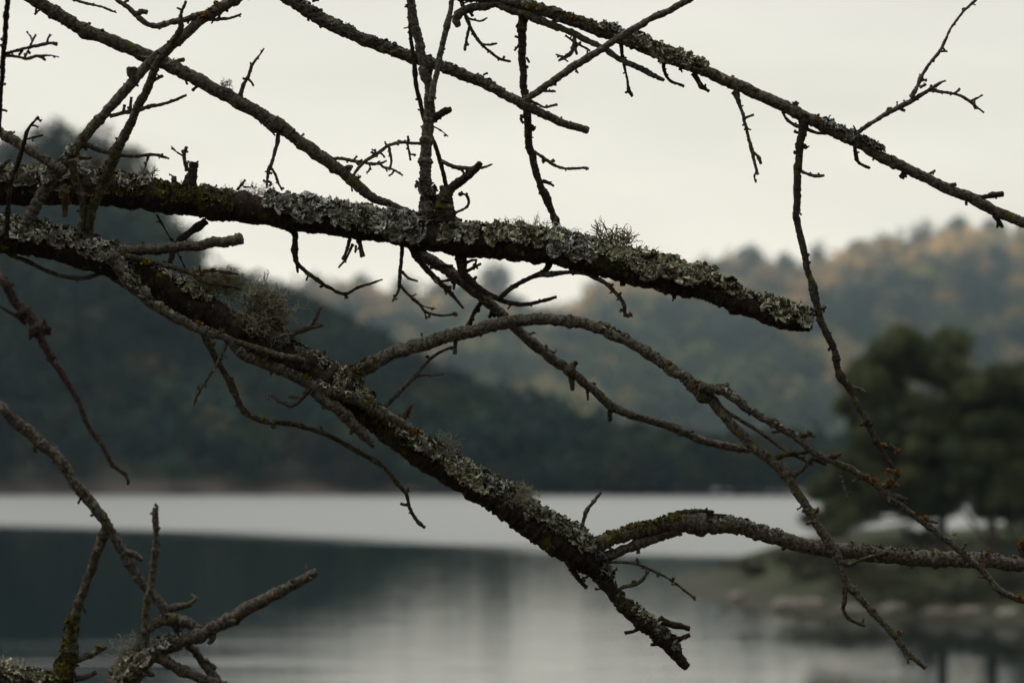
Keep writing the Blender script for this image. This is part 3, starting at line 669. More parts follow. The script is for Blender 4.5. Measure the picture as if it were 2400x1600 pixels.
T m|1078,-5,10 1085,15,10 1092,38,10 1106,72,9 1118,92,8 1127,103,8 1151,124,7 1172,139,7 1184,142,7 1197,144,6;1101,62,8 1094,90,7 1089,119,6;1094,42,6 1110,47,5 1127,50,5 1142,42,5;1128,103,6 1148,105,5 1165,102,4
T b|1345,80,10 1346,105,10 1338,124,10 1322,135,10 1309,143,6;1320,134,7 1303,128,5;1346,105,8 1352,128,7
T b|1325,84,7 1350,100,6 1383,119,6
T k|1455,95,11 1458,128,9 1464,160,7 1471,190,6 1475,213,10 1482,226,8;1474,212,8 1467,218,5
T k|1556,138,11 1556,160,9 1562,178,9 1574,192,8 1588,197,7 1603,202,9
T k|1592,155,7 1599,170,4
T k|1626,172,16 1636,190,12 1644,203,14 1652,208,11 1662,214,8
T b|1724,215,22 1729,230,14 1735,250,9 1741,269,9 1752,315,8 1761,351,10 1768,380,8 1776,409,7;1763,354,7 1772,362,7 1779,370,8 1783,384,8;1773,403,6 1768,413,5 1772,428,5
T b|1834,262,8 1843,278,8 1855,289,9 1886,301,9 1917,312,8 1942,312,8
T m|1862,240,12 1866,246,14
T k|2003,345,10 2007,365,9 2012,380,9 2024,388,8 2039,394,6
T k|2120,405,14 2113,416,16
T b|2165,415,14 2175,409,9 2192,400,6
T k|2275,462,22 2300,462,14 2325,457,13 2351,455,15
T k|2330,505,14 2342,520,11 2350,533,8;2340,515,9 2337,534,5
T b|1998,322,15 2020,304,11 2065,275,12 2117,246,13 2151,228,12 2172,215,10 2185,207,11 2200,197,8 2216,189,6;2078,268,6 2080,256,5 2090,252,5;2108,254,7 2121,260,8;2136,228,13 2148,205,11 2161,176,9 2182,146,8 2203,120,8 2217,92,7 2230,65,6 2246,43,6 2261,24,6 2284,3,7 2310,-26,5;2180,212,9 2210,216,7 2237,220,7 2255,227,7 2272,238,8 2288,250,6 2306,264,5;2237,219,6 2250,208,7;2274,238,7 2288,231,6 2303,223,5;2156,206,7 2171,198,6;2160,190,6 2172,186,5;2203,120,7 2220,121,6;2280,245,5 2286,256,5;2257,26,6 2256,20,5
B Y|k|thin straight branch hanging from the upper right limb|.09,-.04|1888,272,34 1882,296,25 1879,317,22 1872,362,19 1867,430,19 1867,482,18 1870,530,17 1879,569,17 1893,631,16 1910,696,17 1927,758,17 1955,817,17 1968,872,16 1989,906,16 2013,955,15 2034,992,15 2051,1029,16 2075,1070,13 2096,1101,11 2098,1118,12 2080,1136,14
T b|1878,402,8 1892,407,7 1903,410,9 1916,412,9 1932,411,6
T k|1872,356,10 1861,358,11
T k|1884,340,10 1890,348,9
T b|1920,725,9 1930,722,9 1934,717,8
T b|1990,906,8 2008,909,8 2027,918,7
T m|2062,1045,12 2075,1044,14 2090,1048,15 2104,1057,10
B E|r|upright shoot at the upper left frame edge|-.1,-.5|-40,560,16 -12,380,13 -4,300,12 0,224,12 4,180,12 9,120,13 13,69,13 17,0,13 24,-90,10
T r|5,129,9 34,120,8 69,112,8 103,104,9 118,101,8 134,104,10
T b|10,130,8 40,133,7 62,138,8 90,131,8 107,141,6;93,132,6 115,130,5 138,134,4;58,134,6 68,114,5 74,100,6 84,81,5;74,92,5 72,86,4
B E2|k|curved thin sprig rising at left past the thick branch|-.1,-.16|16,545,13 18,490,12 22,450,11 28,423,10 41,389,9 46,368,9 52,351,9 58,328,8 64,310,9 74,292,7 84,281,7 90,275,9
T k|62,326,5 80,322,5 100,317,6
T k|88,277,5 96,285,5
B E3|b|short stub poking in at the left edge|-.09,-.15|-80,535,20 -50,470,16 -20,415,13 0,396,12 22,373,9
B E4|b|short thin twig at the top left corner|.08,.06|30,-30,10 80,-24,8 130,-12,7 175,0,7 207,9,7 241,17,6 258,24,6 273,30,4
B RD|r|reddish knobbly shoot hanging at the left edge|-.62,-.65|-300,430,34 -120,520,24 -40,590,22 0,646,21 28,694,24 52,725,26 79,756,28 100,797,22 120,835,19 145,877,17 158,898,15 186,942,14 203,991,13 241,1046,12 262,1084,12 278,1098,10 293,1108,11 298,1120,8 303,1130,7
T r|90,770,14 105,772,14 119,768,12;100,775,12 118,782,10
T r|85,772,12 75,782,11 70,795,9
T r|20,672,10 32,664,12
T r|8,656,8 18,650,8
T r|-30,700,8 0,718,8 34,739,8 50,750,9 60,760,8;45,742,7 58,735,6
B Z1|b|soft-focus branch slanting down the lower left|-.5,-.5|-700,700,70 -450,780,44 -200,850,33 0,953,29 34,984,29 86,1029,30 138,1077,27 172,1125,26 207,1170,26 248,1221,26 262,1246,23 293,1301,24 327,1356,25 368,1404,25 389,1435,25 410,1463,22 424,1490,21 458,1528,20 482,1559,21 510,1594,21 560,1650,14
T g|290,1292,17 310,1297,17 333,1311,13
T g|384,1430,18 400,1425,19 413,1422,18 444,1414,14 463,1399,9
T b|470,1543,12 500,1560,12 506,1566,10
B Z4|b|soft-focus cut limb with pale lichen at the lower left corner|-.52,-.52|-700,1400,90 -400,1560,80 -100,1640,74 150,1660,70 270,1620,66 331,1549,50 379,1521,36 430,1504,31 482,1480,32 534,1453,31 585,1422,32 654,1387,27 706,1360,25 742,1340,18
T b|300,1590,60 320,1548,52 332,1512,36 339,1473,23 344,1418,19 355,1360,18 362,1301,18 365,1253,14 363,1208,16 365,1190,14;368,1196,6 370,1184,4
T b|335,1485,22 351,1470,23 379,1453,26 405,1450,26 430,1453,26 458,1466,24 480,1482,24
T b|370,1535,32 400,1556,28 430,1573,26 499,1597,24 560,1625,18;436,1570,8 440,1562,8
T k|552,1445,16 556,1462,14
T b|330,1560,12 350,1578,9 362,1582,8
T b|505,1470,14 495,1500,10 488,1508,8
B Z2|m|mossy soft-focus limb leaning up to the lower left branch|-.5,-.5|100,1680,60 140,1630,54 150,1580,50 157,1545,44 164,1505,36 172,1449,25 196,1387,23 220,1318,23 238,1263,24 246,1240,20 250,1225,18
T b|168,1552,18 190,1541,16 213,1532,14 250,1515,10
T b|176,1590,14 200,1586,12 226,1575,10
T b|168,1455,10 166,1448,12
T b|186,1408,14 178,1412,13
B Z5|b|lichen-shaggy limb in the bottom left corner|-.5,-.5|-700,1360,84 -400,1520,78 -120,1585,66 -20,1588,60 60,1598,50 140,1620,46
"""
PXM = FD / F                     # one frame pixel in metres at the focus plane
TB = px(-700.0, 900.0, FD + 0.03); TB[2] = 2.62
tree = bpy.data.objects.new('bare_tree', None); COL.objects.link(tree); tree.location = TB
tag(tree, 'bare lichen-covered tree whose leafless branches fill the foreground', 'tree')
trnd = np.random.default_rng(11)

def catmull(K, spacing):
    K = np.asarray(K, float); seg = np.linalg.norm(np.diff(K[:, :2], axis=0), axis=1)
    Kp = np.concatenate([[2 * K[0] - K[1]], K, [2 * K[-1] - K[-2]]])
    out = []
    for i in range(len(K) - 1):
        p0, p1, p2, p3 = Kp[i:i + 4]; n = max(2, int(seg[i] / spacing))
        l0, l1, l2 = [max(np.linalg.norm((b - a)[:2]), 1e-3) ** 0.5 for a, b in ((p0, p1), (p1, p2), (p2, p3))]
        m1 = (p2 - p1) + l1 * ((p1 - p0) / l0 - (p2 - p0) / (l0 + l1)); m2 = (p2 - p1) + l1 * ((p3 - p2) / l2 - (p3 - p1) / (l1 + l2))
        t = np.linspace(0, 1, n, endpoint=False)[:, None]
        out.append((2 * t**3 - 3 * t**2 + 1) * p1 + (t**3 - 2 * t**2 + t) * m1 + (-2 * t**3 + 3 * t**2) * p2 + (t**3 - t**2) * m2)
    out.append(K[-1:]); return np.concatenate(out)

class Limb: pass
def limb_tube(mb, K, seed, rough=1.0, cut=True):
    """K rows: x, y, thickness (frame pixels), depth offset (m). Adds a knobbly tapered tube; returns its frame."""
    K = catmull(K, 2.6 if max(k[2] for k in K) < 60 else 3.0)
    if len(K) > 8:                                     # slight natural wander
        n = np.stack([K[:, 0] * .03, K[:, 1] * .03, K[:, 0] * 0 + seed], -1)
        env = np.minimum(np.arange(len(K)), np.arange(len(K))[::-1]) / 10.0
        K[:, 0] += fbm(n, 2) * np.clip(env, 0, 1) * np.minimum(2.2, K[:, 2] * .12); K[:, 1] += fbm(n + 31, 2) * np.clip(env, 0, 1) * np.minimum(2.2, K[:, 2] * .12)
    dep = FD + K[:, 3]; C = px(K[:, 0], K[:, 1], dep); rad = np.maximum(K[:, 2] * .95, 2) / 2 * dep / F
    T = nrm(np.gradient(C, axis=0))
    if len(T) > 6:
        Tp = np.pad(T, ((2, 2), (0, 0)), 'edge'); T = nrm(sum(Tp[i:i + len(T)] for i in range(5)))
    e1 = -FWD[None] - (T @ -FWD)[:, None] * T; e1 = nrm(e1); e2 = np.cross(T, e1)
    w = float(K[:, 2].max()); sides = 7 if w < 8 else 10 if w < 20 else 16 if w < 45 else 34
    a = np.linspace(0, 2 * math.pi, sides, endpoint=False)
    dirs = e1[:, None] * np.cos(a)[None, :, None] + e2[:, None] * np.sin(a)[None, :, None]
    S = C[:, None] + dirs * rad[:, None, None]
    q = S / PXM
    wr = np.maximum(K[:, 2], 4)[:, None]
    disp = (0.055 * wr + 0.35) * fbm(q / (wr[..., None] * .9 + 7) + seed, 2) + rough * (0.022 * wr + 0.55) * fbm(q / 5.5 + 9 * seed, 2)
    knot = np.clip(vnoise(np.stack([np.arange(len(K)) * .11, np.arange(len(K)) * 0 + seed * 3.3, np.zeros(len(K))], -1)) - .45, 0, 1) * 0.42 * K[:, 2]
    arc = np.arange(len(K))[:, None] * 2.6; ga = np.broadcast_to(a[None], disp.shape)
    rw = np.minimum(wr, 26); ring = vnoise(np.stack([arc * .11 + 0 * ga, np.cos(ga) * .8 + seed * 5.1, np.sin(ga) * .8 + 0 * arc], -1))
    disp = disp + np.where(ring > .42, .04 * rw * np.clip((ring - .42) * 4, 0, 1), 0) - np.where(ring < -.55, .045 * rw, 0)   # scars and flaking rings
    S = S + dirs * ((disp + knot[:, None]) * PXM)[..., None]
    mb.add(S.reshape(-1, 3), grid_faces(len(K), sides, True)[:, ::-1])
    for end in (0, -1):                                # close the ends, the broken ones a little ragged
        ring = S[end]; c = ring.mean(0); k = T[end] * (1 if end else -1)
        inner = c + (ring - c) * .62 + k * rad[end] * (.12 + .25 * trnd.random((sides, 1))); tip = c + k * rad[end] * .22
        vv = np.concatenate([ring, inner, tip[None]]); i = np.arange(sides); j = (i + 1) % sides
        f4 = np.stack([i, j, j + sides, i + sides], -1); f3 = np.stack([i + sides, j + sides, np.full(sides, 2 * sides)], -1)
        if end == 0: f4, f3 = f4[:, ::-1], f3[:, ::-1]
        n0 = mb.n; mb.add(vv, f4[:, ::-1]); mb.v.append(np.zeros((0, 3))); mb.c.append(np.zeros((0, 3))); mb.f.append(f3[:, ::-1] + n0); mb.m.append(np.zeros(len(f3)))
    L = Limb(); L.K, L.C, L.T, L.e1, L.r = K, C, T, e1, rad
    L.up = np.where((e2[:, 2:3] < 0), -e2, e2); return L
def nubs(mb, L, every, r):
    """buds, spur stumps and bark warts"""
    n = max(1, int(len(L.K) * 2.6 / every))
    for i in r.integers(3, max(4, len(L.K) - 2), n):
        i = min(i, len(L.K) - 1); w = L.K[i, 2]
        if w > 60: continue
        a = r.uniform(0, 6.28); d = L.e1[i] * math.cos(a) * .6 + L.up[i] * math.sin(a); d = nrm(d + L.T[i] * r.uniform(-.6, .9))
        ln = (1.5 + r.exponential(3.2)) * PXM * (1 + w / 40); rd = r.uniform(1.6, 3.2) * PXM * (1 + w / 50)
        p = L.C[i] + d * L.r[i] * .75
        v, f = tube_simple([p, p + d * ln * .55, p + d * ln + L.T[i] * ln * r.uniform(-.3, .3), p + d * (ln + rd * .6)], [rd * 1.1, rd * .85, rd * r.uniform(.8, 1.25), rd * .2], 6)
        v = v + (fbm(v / PXM / 4, 2) * .6 * PXM)[:, None]
        mb.add(v, f[:, ::-1])
def nearest(L, x, y): return int(np.argmin((L.K[:, 0] - x) ** 2 + (L.K[:, 1] - y) ** 2))
def parse(t): return [tuple(float(q) for q in k.split(',')) for k in t.split()]
BR = {}; cur = None
for ln, row in enumerate(LIMBS.strip().split('\n')):
    kind, rest = row[0], row[2:]
    if kind == 'B':
        nm, bk, desc, dz, pts = rest.split('|'); K = np.array(parse(pts)); d0, d1 = [float(q) for q in dz.split(',')]
        s = np.concatenate([[0], np.cumsum(np.linalg.norm(np.diff(K[:, :2], axis=0), axis=1))]); s /= s[-1]
        z = d0 + (d1 - d0) * s
        if K[0, 0] <= -250:
            wgt = np.clip(-K[:, 0] / -K[0, 0], 0, 1); z = z * (1 - wgt) + .03 * wgt
        mb = MB(); L = limb_tube(mb, np.column_stack([K, z]), ln + 1)
        nubs(mb, L, 46, np.random.default_rng(ln))
        L.o = obj('branch', mb.mesh('branch', M_BARK[bk], off=TB), tree); L.o['label'] = desc; BR[nm] = L; cur = L
    else:
        bk, lines = rest.split('|'); mb = MB(); main = None
        for q, line in enumerate(lines.split(';')):
            K = np.array(parse(line)); par = cur if main is None else main
            i = nearest(par, K[0, 0], K[0, 1]) if main is not None or K[0, 0] > -1e9 else 0
            far_end = math.hypot(*(K[-1, :2] - K[0, :2])); drift = trnd.uniform(-.12, .08) * far_end * PXM
            j = nearest(cur, K[-1, 0], K[-1, 1])
            root = par.K[i, 3]
            if main is None and math.hypot(par.K[i, 0] - K[0, 0], par.K[i, 1] - K[0, 1]) > par.K[i, 2] * .6 + 12:
                root = par.K[j, 3]                      # the twig's other end is the one that is attached
            s = np.linspace(0, 1, len(K)); zz = root + drift * s
            L = limb_tube(mb, np.column_stack([K, zz]), ln * 1.7 + q, 1.15)
            if main is None: main = L
            nubs(mb, L, 26 if K[:, 2].max() < 14 else 38, np.random.default_rng(ln * 7 + q))
        obj('twig', mb.mesh('twig', M_BARK[bk], off=TB), cur.o)
# trunk, out of the frame to the left
mb = MB()
zz = np.linspace(-.3, 4.6, 90); cx = .05 * np.sin(zz * 1.3); cy = .04 * np.sin(zz * 1.9 + 1)
a = np.linspace(0, 2 * math.pi, 26, endpoint=False)
Q = np.stack([cx[:, None] + np.cos(a) * (.125 - .018 * zz)[:, None], cy[:, None] + np.sin(a) * (.125 - .018 * zz)[:, None], np.repeat(zz[:, None], 26, 1)], -1)
Q[..., :2] *= (1 + .10 * fbm(Q * np.array([9, 9, 3.]), 3) + .05 * np.exp(-np.clip(zz, 0, 9) * 4)[:, None] * 8)[..., None] if False else (1 + .10 * fbm(Q * np.array([9, 9, 3.]), 3))[..., None]
mb.add(Q, grid_faces(90, 26, True)); obj('trunk', mb.mesh('trunk', M_BARK['b']), tree)

# ---- lichens
PAL = {0: [(0.42, 0.435, 0.35), (0.33, 0.34, 0.265), (0.53, 0.54, 0.46), (0.22, 0.22, 0.165)],
       1: [(0.48, 0.50, 0.35), (0.57, 0.58, 0.45), (0.38, 0.395, 0.26), (0.26, 0.24, 0.165)],
       2: [(0.50, 0.52, 0.48), (0.60, 0.62, 0.57), (0.40, 0.42, 0.37), (0.25, 0.25, 0.215)],
       3: [(0.36, 0.16, 0.022), (0.30, 0.165, 0.022), (0.24, 0.12, 0.025)],
       4: [(0.34, 0.27, 0.025), (0.24, 0.215, 0.025), (0.36, 0.25, 0.025)],
       5: [(0.16, 0.16, 0.13), (0.10, 0.10, 0.08), (0.26, 0.27, 0.24)],
       6: [(0.13, 0.125, 0.022), (0.085, 0.080, 0.018), (0.18, 0.165, 0.026), (0.10, 0.08, 0.026)]}
GU, GV = 6, 5
def lobes(mb, root, direc, nor, ln, wd, curl, tint, r):
    """leafy lobes: small ruffled fans with a pale face and a dark underside"""
    n = len(root); side = nrm(np.cross(nor, direc)); nor = np.cross(direc, side)
    u = np.linspace(-1, 1, GU); v = np.linspace(0, 1, GV); U, V = np.meshgrid(u, v, indexing='ij')
    prof = (0.4 + 0.8 * np.sin(V * 2.2)) * np.sqrt(np.clip(1 - (V * .97) ** 5, 0, 1)) * .85
    ph = r.uniform(0, 6.28, (n, 1, 1)); kf = r.uniform(2.2, 4.5, (n, 1, 1)); amp = r.uniform(.06, .26, (n, 1, 1))
    scal = (1 - .22 * U ** 2) * (1 + .13 * np.sin(kf * 2.3 * U + ph * 2))
    al = V * scal; ac = U * prof; hgt = curl[:, None, None] * V ** 2 + amp * V * np.sin(kf * U + ph) + .12 * r.normal(size=(n, GU, GV)) * V
    P = root[:, None, None] + direc[:, None, None] * (al * ln[:, None, None])[..., None] + side[:, None, None] * (ac * wd[:, None, None])[..., None] + nor[:, None, None] * (hgt * ln[:, None, None])[..., None]
    fb = grid_faces(GU, GV); nv = GU * GV
    F4 = (fb[None] + (np.arange(n) * nv)[:, None, None]).reshape(-1, 4)
    rim = np.clip(V, 0, 1)[None] * .25 + .82
    col = np.repeat(tint[:, None], nv, 1) * (rim + .08 * r.normal(size=(n, GU, GV))).reshape(n, nv)[..., None]
    mb.add(P.reshape(-1, 3), F4[:, ::-1], np.clip(col.reshape(-1, 3), .01, .9), 0)
    mb.add((P - nor[:, None, None] * .45 * PXM).reshape(-1, 3), F4, None, 1)
def leafy(bn, x0, x1, a0, a1, n, size, lift, pal, seed, nl=8):
    axis = 1 if ':' in bn else 0; L = BR[bn.split(':')[0]]; r = np.random.default_rng(seed)
    idx = np.nonzero((L.K[:, axis] >= x0) & (L.K[:, axis] <= x1))[0]
    if not len(idx): return
    mb = MB(); k = PXM; n = int(n * 1.9); size = size * .8
    ii = r.choice(idx, n); aa = np.radians(r.uniform(a0, a1, n))
    N = L.e1[ii] * np.cos(aa)[:, None] + L.up[ii] * np.sin(aa)[:, None]
    base = np.array(PAL[pal])
    cc = base[r.integers(0, len(base), n)] * r.uniform(.8, 1.2, (n, 1))
    n = int(n)
    C = L.C[ii] + N * (L.r[ii] + r.uniform(-.15, 1, n) * lift * k)[:, None]
    m = n * nl; j = np.repeat(np.arange(n), nl)
    nn = nrm(N[j] + .35 * r.normal(size=(m, 3))); t = nrm(np.cross(nn, r.normal(size=(m, 3))))
    sz = size * k * r.uniform(.55, 1.15, m) * np.repeat(r.choice([.5, .7, .85, 1.1], n), nl)
    root = C[j] + t * (sz * .25)[:, None] - nn * (.1 * sz)[:, None]
    direc = nrm(t + nn * r.uniform(-.25, .65, (m, 1)))
    lobes(mb, root, direc, nn, sz, sz * r.uniform(.65, 1.0, m), r.uniform(-.3, .45, m), cc[j] * r.uniform(.8, 1.2, (m, 1)), r)
    # crumbly crust the lobes grow from
    m2 = n * 3; j2 = np.repeat(np.arange(n), 3); pos = C[j2] + r.normal(size=(m2, 3)) * size * k * .3
    nn2 = nrm(N[j2] + .5 * r.normal(size=(m2, 3))); t2 = nrm(np.cross(nn2, r.normal(size=(m2, 3)))); s2 = size * k * r.uniform(.3, .55, m2)
    lobes(mb, pos - nn2 * (.2 * s2)[:, None], t2, nn2, s2, s2 * .9, r.uniform(.1, .9, m2), cc[j2] * r.uniform(.5, .9, (m2, 1)), r)
    o = obj('leafy_lichen', mb.mesh('leafy_lichen', [M_LICHEN, M_UNDER], off=TB), L.o); o['kind'] = 'stuff'
    return o
def tuft(bn, x, y, sx, sy, n, length, thick, tint, seed, curl=.35, up=.7, flat=False):
    """shrubby or hairy lichen: many forking strands"""
    L = BR[bn]; r = np.random.default_rng(seed); i = nearest(L, x, y)
    dep = FD + L.K[i, 3]; s = PXM
    X, Y = x + r.normal(0, sx * .45, n), y + r.normal(0, sy * .45, n); ii = np.argmin((L.K[:, 0][None] - X[:, None]) ** 2 + (L.K[:, 1][None] - Y[:, None]) ** 2, 1)
    off = np.hypot(L.K[ii, 0] - X, L.K[ii, 1] - Y) * PXM
    P = px(X, Y, FD + L.K[ii, 3] - np.sqrt(np.maximum(L.r[ii] ** 2 - off ** 2, (2 * PXM) ** 2)) * r.uniform(.85, 1.05, n))
    out = nrm(P - L.C[i]); D = nrm(out * up + .55 * r.normal(size=(n, 3)) + np.array([0, -.15, .25]))
    seg = 8; pts = [P]; ln = length * s * r.uniform(.45, 1.15, (n, 1)) / seg
    for k in range(seg):
        D = nrm(D + curl * r.normal(size=(n, 3))); P = P + D * ln; pts.append(P)
    pts = np.stack(pts, 1); allp = [pts]
    st = pts[:, 4]; D2 = nrm(D + .9 * r.normal(size=(n, 3))); q = [st]           # one fork each
    P = st
    for k in range(seg):
        D2 = nrm(D2 + curl * r.normal(size=(n, 3))); P = P + D2 * ln * .55; q.append(P)
    allp.append(np.stack(q, 1))
    mb = MB()
    for A in allp:
        T = nrm(np.gradient(A, axis=1)); e1 = nrm(np.cross(T, np.array([.3, .8, .5]))); e2 = np.cross(T, e1)
        rad = thick * s * np.linspace(1, .35, seg + 1)[None, :, None, None] * r.uniform(.6, 1.3, (n, 1, 1, 1))
        an = np.array([0, 2.09, 4.19]); V = A[:, :, None] + (e1[:, :, None] * np.cos(an)[None, None, :, None] + e2[:, :, None] * np.sin(an)[None, None, :, None] * (.45 if flat else 1)) * rad
        fb = grid_faces(seg + 1, 3, True); F4 = (fb[None] + (np.arange(n) * 3 * (seg + 1))[:, None, None]).reshape(-1, 4)
        c = np.array(tint)[None] * r.uniform(.65, 1.3, (n, 1)); c = np.repeat(c, 3 * (seg + 1), 0)
        mb.add(V.reshape(-1, 3), F4, c)
    o = obj('lichen_tuft', mb.mesh('lichen_tuft', M_TUFT, off=TB), L.o); o['kind'] = 'stuff'
    return o
LEAF = [('M', -60, 90, 20, 130, 34, 20, 6, 0), ('M', 90, 235, 25, 130, 26, 19, 6, 0), ('M', 262, 345, 20, 120, 14, 17, 4, 0), ('M', 340, 420, 70, 120, 7, 11, 2, 5), ('M', 465, 560, 65, 115, 10, 12, 2, 0),
        ('M', 628, 700, 20, 125, 20, 22, 8, 2), ('M', 690, 800, 5, 135, 46, 24, 9, 2), ('M', 790, 890, 0, 125, 40, 22, 8, 0), ('M', 880, 985, -5, 125, 40, 23, 8, 2), ('M', 1040, 1115, 5, 120, 30, 21, 8, 0),
        ('M', 1105, 1210, 12, 130, 38, 19, 8, 1), ('M', 1205, 1310, 10, 130, 36, 19, 8, 1), ('M', 1300, 1385, 0, 120, 30, 22, 7, 2), ('M', 1380, 1475, 25, 125, 30, 18, 8, 1),
        ('M', 1470, 1560, 5, 128, 42, 22, 11, 1), ('M', 1550, 1640, 15, 130, 44, 21, 13, 1), ('M', 1630, 1715, 30, 130, 40, 19, 13, 1), ('M', 1705, 1795, 42, 115, 24, 16, 5, 1), ('M', 1785, 1850, 15, 110, 20, 22, 8, 1), ('M', 1840, 1897, 10, 110, 20, 18, 6, 0),
        ('W:y', 430, 520, -40, 220, 30, 14, 3, 5), ('L', -40, 60, -5, 115, 24, 17, 6, 0), ('L', 50, 135, 10, 115, 22, 18, 5, 0), ('L', 120, 215, 15, 110, 26, 22, 7, 2), ('L', 205, 310, 0, 115, 36, 17, 7, 0), ('L', 330, 420, 55, 120, 14, 17, 4, 0), ('L', 405, 480, 35, 115, 18, 18, 8, 1),
        ('L', 640, 715, 20, 120, 14, 16, 5, 5), ('L', 690, 770, 40, 120, 20, 16, 4, 1), ('L', 760, 850, 20, 115, 30, 18, 5, 1), ('L', 905, 985, 20, 100, 20, 18, 4, 0), ('L', 965, 1060, 25, 125, 36, 21, 9, 0), ('L', 1040, 1130, 0, 112, 40, 20, 6, 1), ('L', 1115, 1190, 35, 115, 26, 20, 6, 2),
        ('L', 1225, 1300, 30, 120, 32, 18, 7, 0), ('L', 1285, 1360, 30, 120, 30, 19, 7, 0), ('L', 1350, 1420, 40, 125, 22, 17, 6, 5), ('L', 1480, 1580, 35, 115, 26, 14, 4, 0),
        ('R', 1405, 1455, 40, 125, 12, 15, 5, 2), ('R', 1470, 1560, -10, 110, 30, 16, 5, 1), ('R', 1550, 1645, -10, 115, 34, 17, 5, 1), ('R', 1925, 2000, 0, 105, 16, 13, 4, 2), ('R', 2010, 2062, 45, 125, 12, 15, 5, 5),
        ('NF', 290, 345, 20, 120, 14, 16, 4, 0), ('NF', 340, 520, 40, 130, 22, 7, 1, 0), ('NF', 740, 860, 30, 130, 14, 9, 2, 0), ('Q', 680, 800, 10, 160, 34, 7, 1, 5), ('Q', 790, 1010, 10, 160, 46, 8, 1, 5), ('Q', 1020, 1180, 10, 160, 24, 7, 1, 5),
        ('V1', 100, 175, 0, 160, 16, 12, 2, 0), ('Z4', 290, 345, 10, 150, 22, 17, 6, 1), ('Z4', 350, 420, 30, 150, 22, 15, 5, 2), ('Z5', -20, 130, 30, 140, 40, 17, 6, 1), ('T2', 1690, 1860, 40, 130, 18, 8, 1, 0), ('A', 1400, 1470, 50, 130, 7, 9, 1, 0), ('U', 1680, 1830, 30, 120, 26, 9, 1, 2), ('U', 1990, 2400, 30, 120, 30, 8, 1, 5)]
MOSS = [('U', 1425, 1560, -10, 160, 46, 8, 1, 6), ('U', 1560, 1665, 20, 160, 40, 8, 2, 6), ('A', 795, 885, -20, 180, 46, 8, 1, 6), ('L', 850, 965, -30, 70, 60, 9, 1, 6), ('M', 235, 400, -10, 100, 70, 9, 1, 6), ('M', 400, 545, -15, 80, 50, 9, 1, 6), ('M', 1370, 1490, -25, 15, 26, 9, 1, 6),
        ('L', 1395, 1510, 10, 140, 30, 8, 1, 6), ('V2:y', 330, 520, -60, 240, 50, 6, 1, 6), ('Z2:y', 1440, 1600, -60, 240, 60, 9, 2, 6), ('L', -20, 120, -10, 60, 40, 8, 1, 6), ('NF', 600, 900, 20, 150, 40, 6, 1, 6), ('R', 1240, 1420, 0, 150, 40, 6, 1, 6)]
for i, q in enumerate(LEAF): leafy(*q, seed=300 + i)
for i, q in enumerate(MOSS): leafy(*q, seed=1300 + i).name = 'moss_patch'
TUFTS = [('M', 600, 458, 52, 26, 260, 20, .55, (0.20, 0.125, 0.09), .7, .4), ('M', 213, 385, 40, 20, 150, 18, .6, (0.22, 0.17, 0.12), .6, .4), ('M', 348, 412, 16, 8, 26, 26, 1.3, (0.22, 0.23, 0.17), .3, 1),
         ('M', 1200, 532, 60, 14, 70, 30, .9, (0.33, 0.34, 0.24), .45, .8), ('M', 1275, 548, 40, 22, 70, 34, 1.1, (0.34, 0.35, 0.26), .4, .7), ('M', 1330, 552, 30, 12, 40, 26, .9, (0.30, 0.31, 0.22), .45, .8),
         ('M', 1425, 570, 26, 14, 46, 56, 2.1, (0.27, 0.265, 0.20), .28, 1.1), ('M', 1462, 572, 14, 10, 20, 46, 2.0, (0.24, 0.18, 0.13), .3, 1.0), ('M', 1500, 605, 40, 25, 70, 26, 1.2, (0.33, 0.35, 0.26), .4, .7), ('M', 1888, 738, 8, 22, 30, 20, .8, (0.3, 0.3, 0.25), .4, .6),
         ('L', 520, 668, 58, 34, 460, 28, 1.15, (0.31, 0.31, 0.21), .5, .8), ('L', 470, 660, 40, 28, 160, 18, .8, (0.26, 0.27, 0.19), .5, .7), ('L', 620, 735, 52, 46, 460, 46, 1.7, (0.30, 0.28, 0.20), .30, 1.0), ('L', 650, 775, 34, 34, 150, 26, 1.0, (0.17, 0.165, 0.12), .4, .8),
         ('L', 1218, 1165, 42, 26, 420, 24, .6, (0.37, 0.36, 0.24), .5, .8), ('L', 1040, 1045, 34, 26, 150, 26, .7, (0.3, 0.31, 0.2), .45, .8), ('L', 838, 912, 16, 14, 70, 14, .6, (0.22, 0.13, 0.06), .6, .6),
         ('P', 527, 202, 14, 6, 36, 22, .7, (0.26, 0.27, 0.19), .5, 1), ('U', 1618, 1200, 22, 6, 40, 14, .6, (0.2, 0.19, 0.1), .5, 1), ('T2', 2236, 1252, 7, 6, 34, 12, .8, (0.34, 0.34, 0.28), .5, .8),
         ('Z4', 300, 1545, 30, 50, 300, 26, .9, (0.36, 0.35, 0.27), .5, .6), ('Z5', 20, 1565, 40, 14, 140, 22, .9, (0.3, 0.3, 0.23), .5, .7), ('Z4', 380, 1500, 24, 12, 90, 18, .9, (0.34, 0.34, 0.28), .5, .7), ('V3', 150, 448, 14, 12, 60, 16, .8, (0.26, 0.24, 0.16), .5, .6)]
for i, (b, x, y, sx, sy, n, ln, th, c, cu, u) in enumerate(TUFTS): tuft(b, x, y, sx, sy, n, ln, th, c, 700 + i, cu, u)
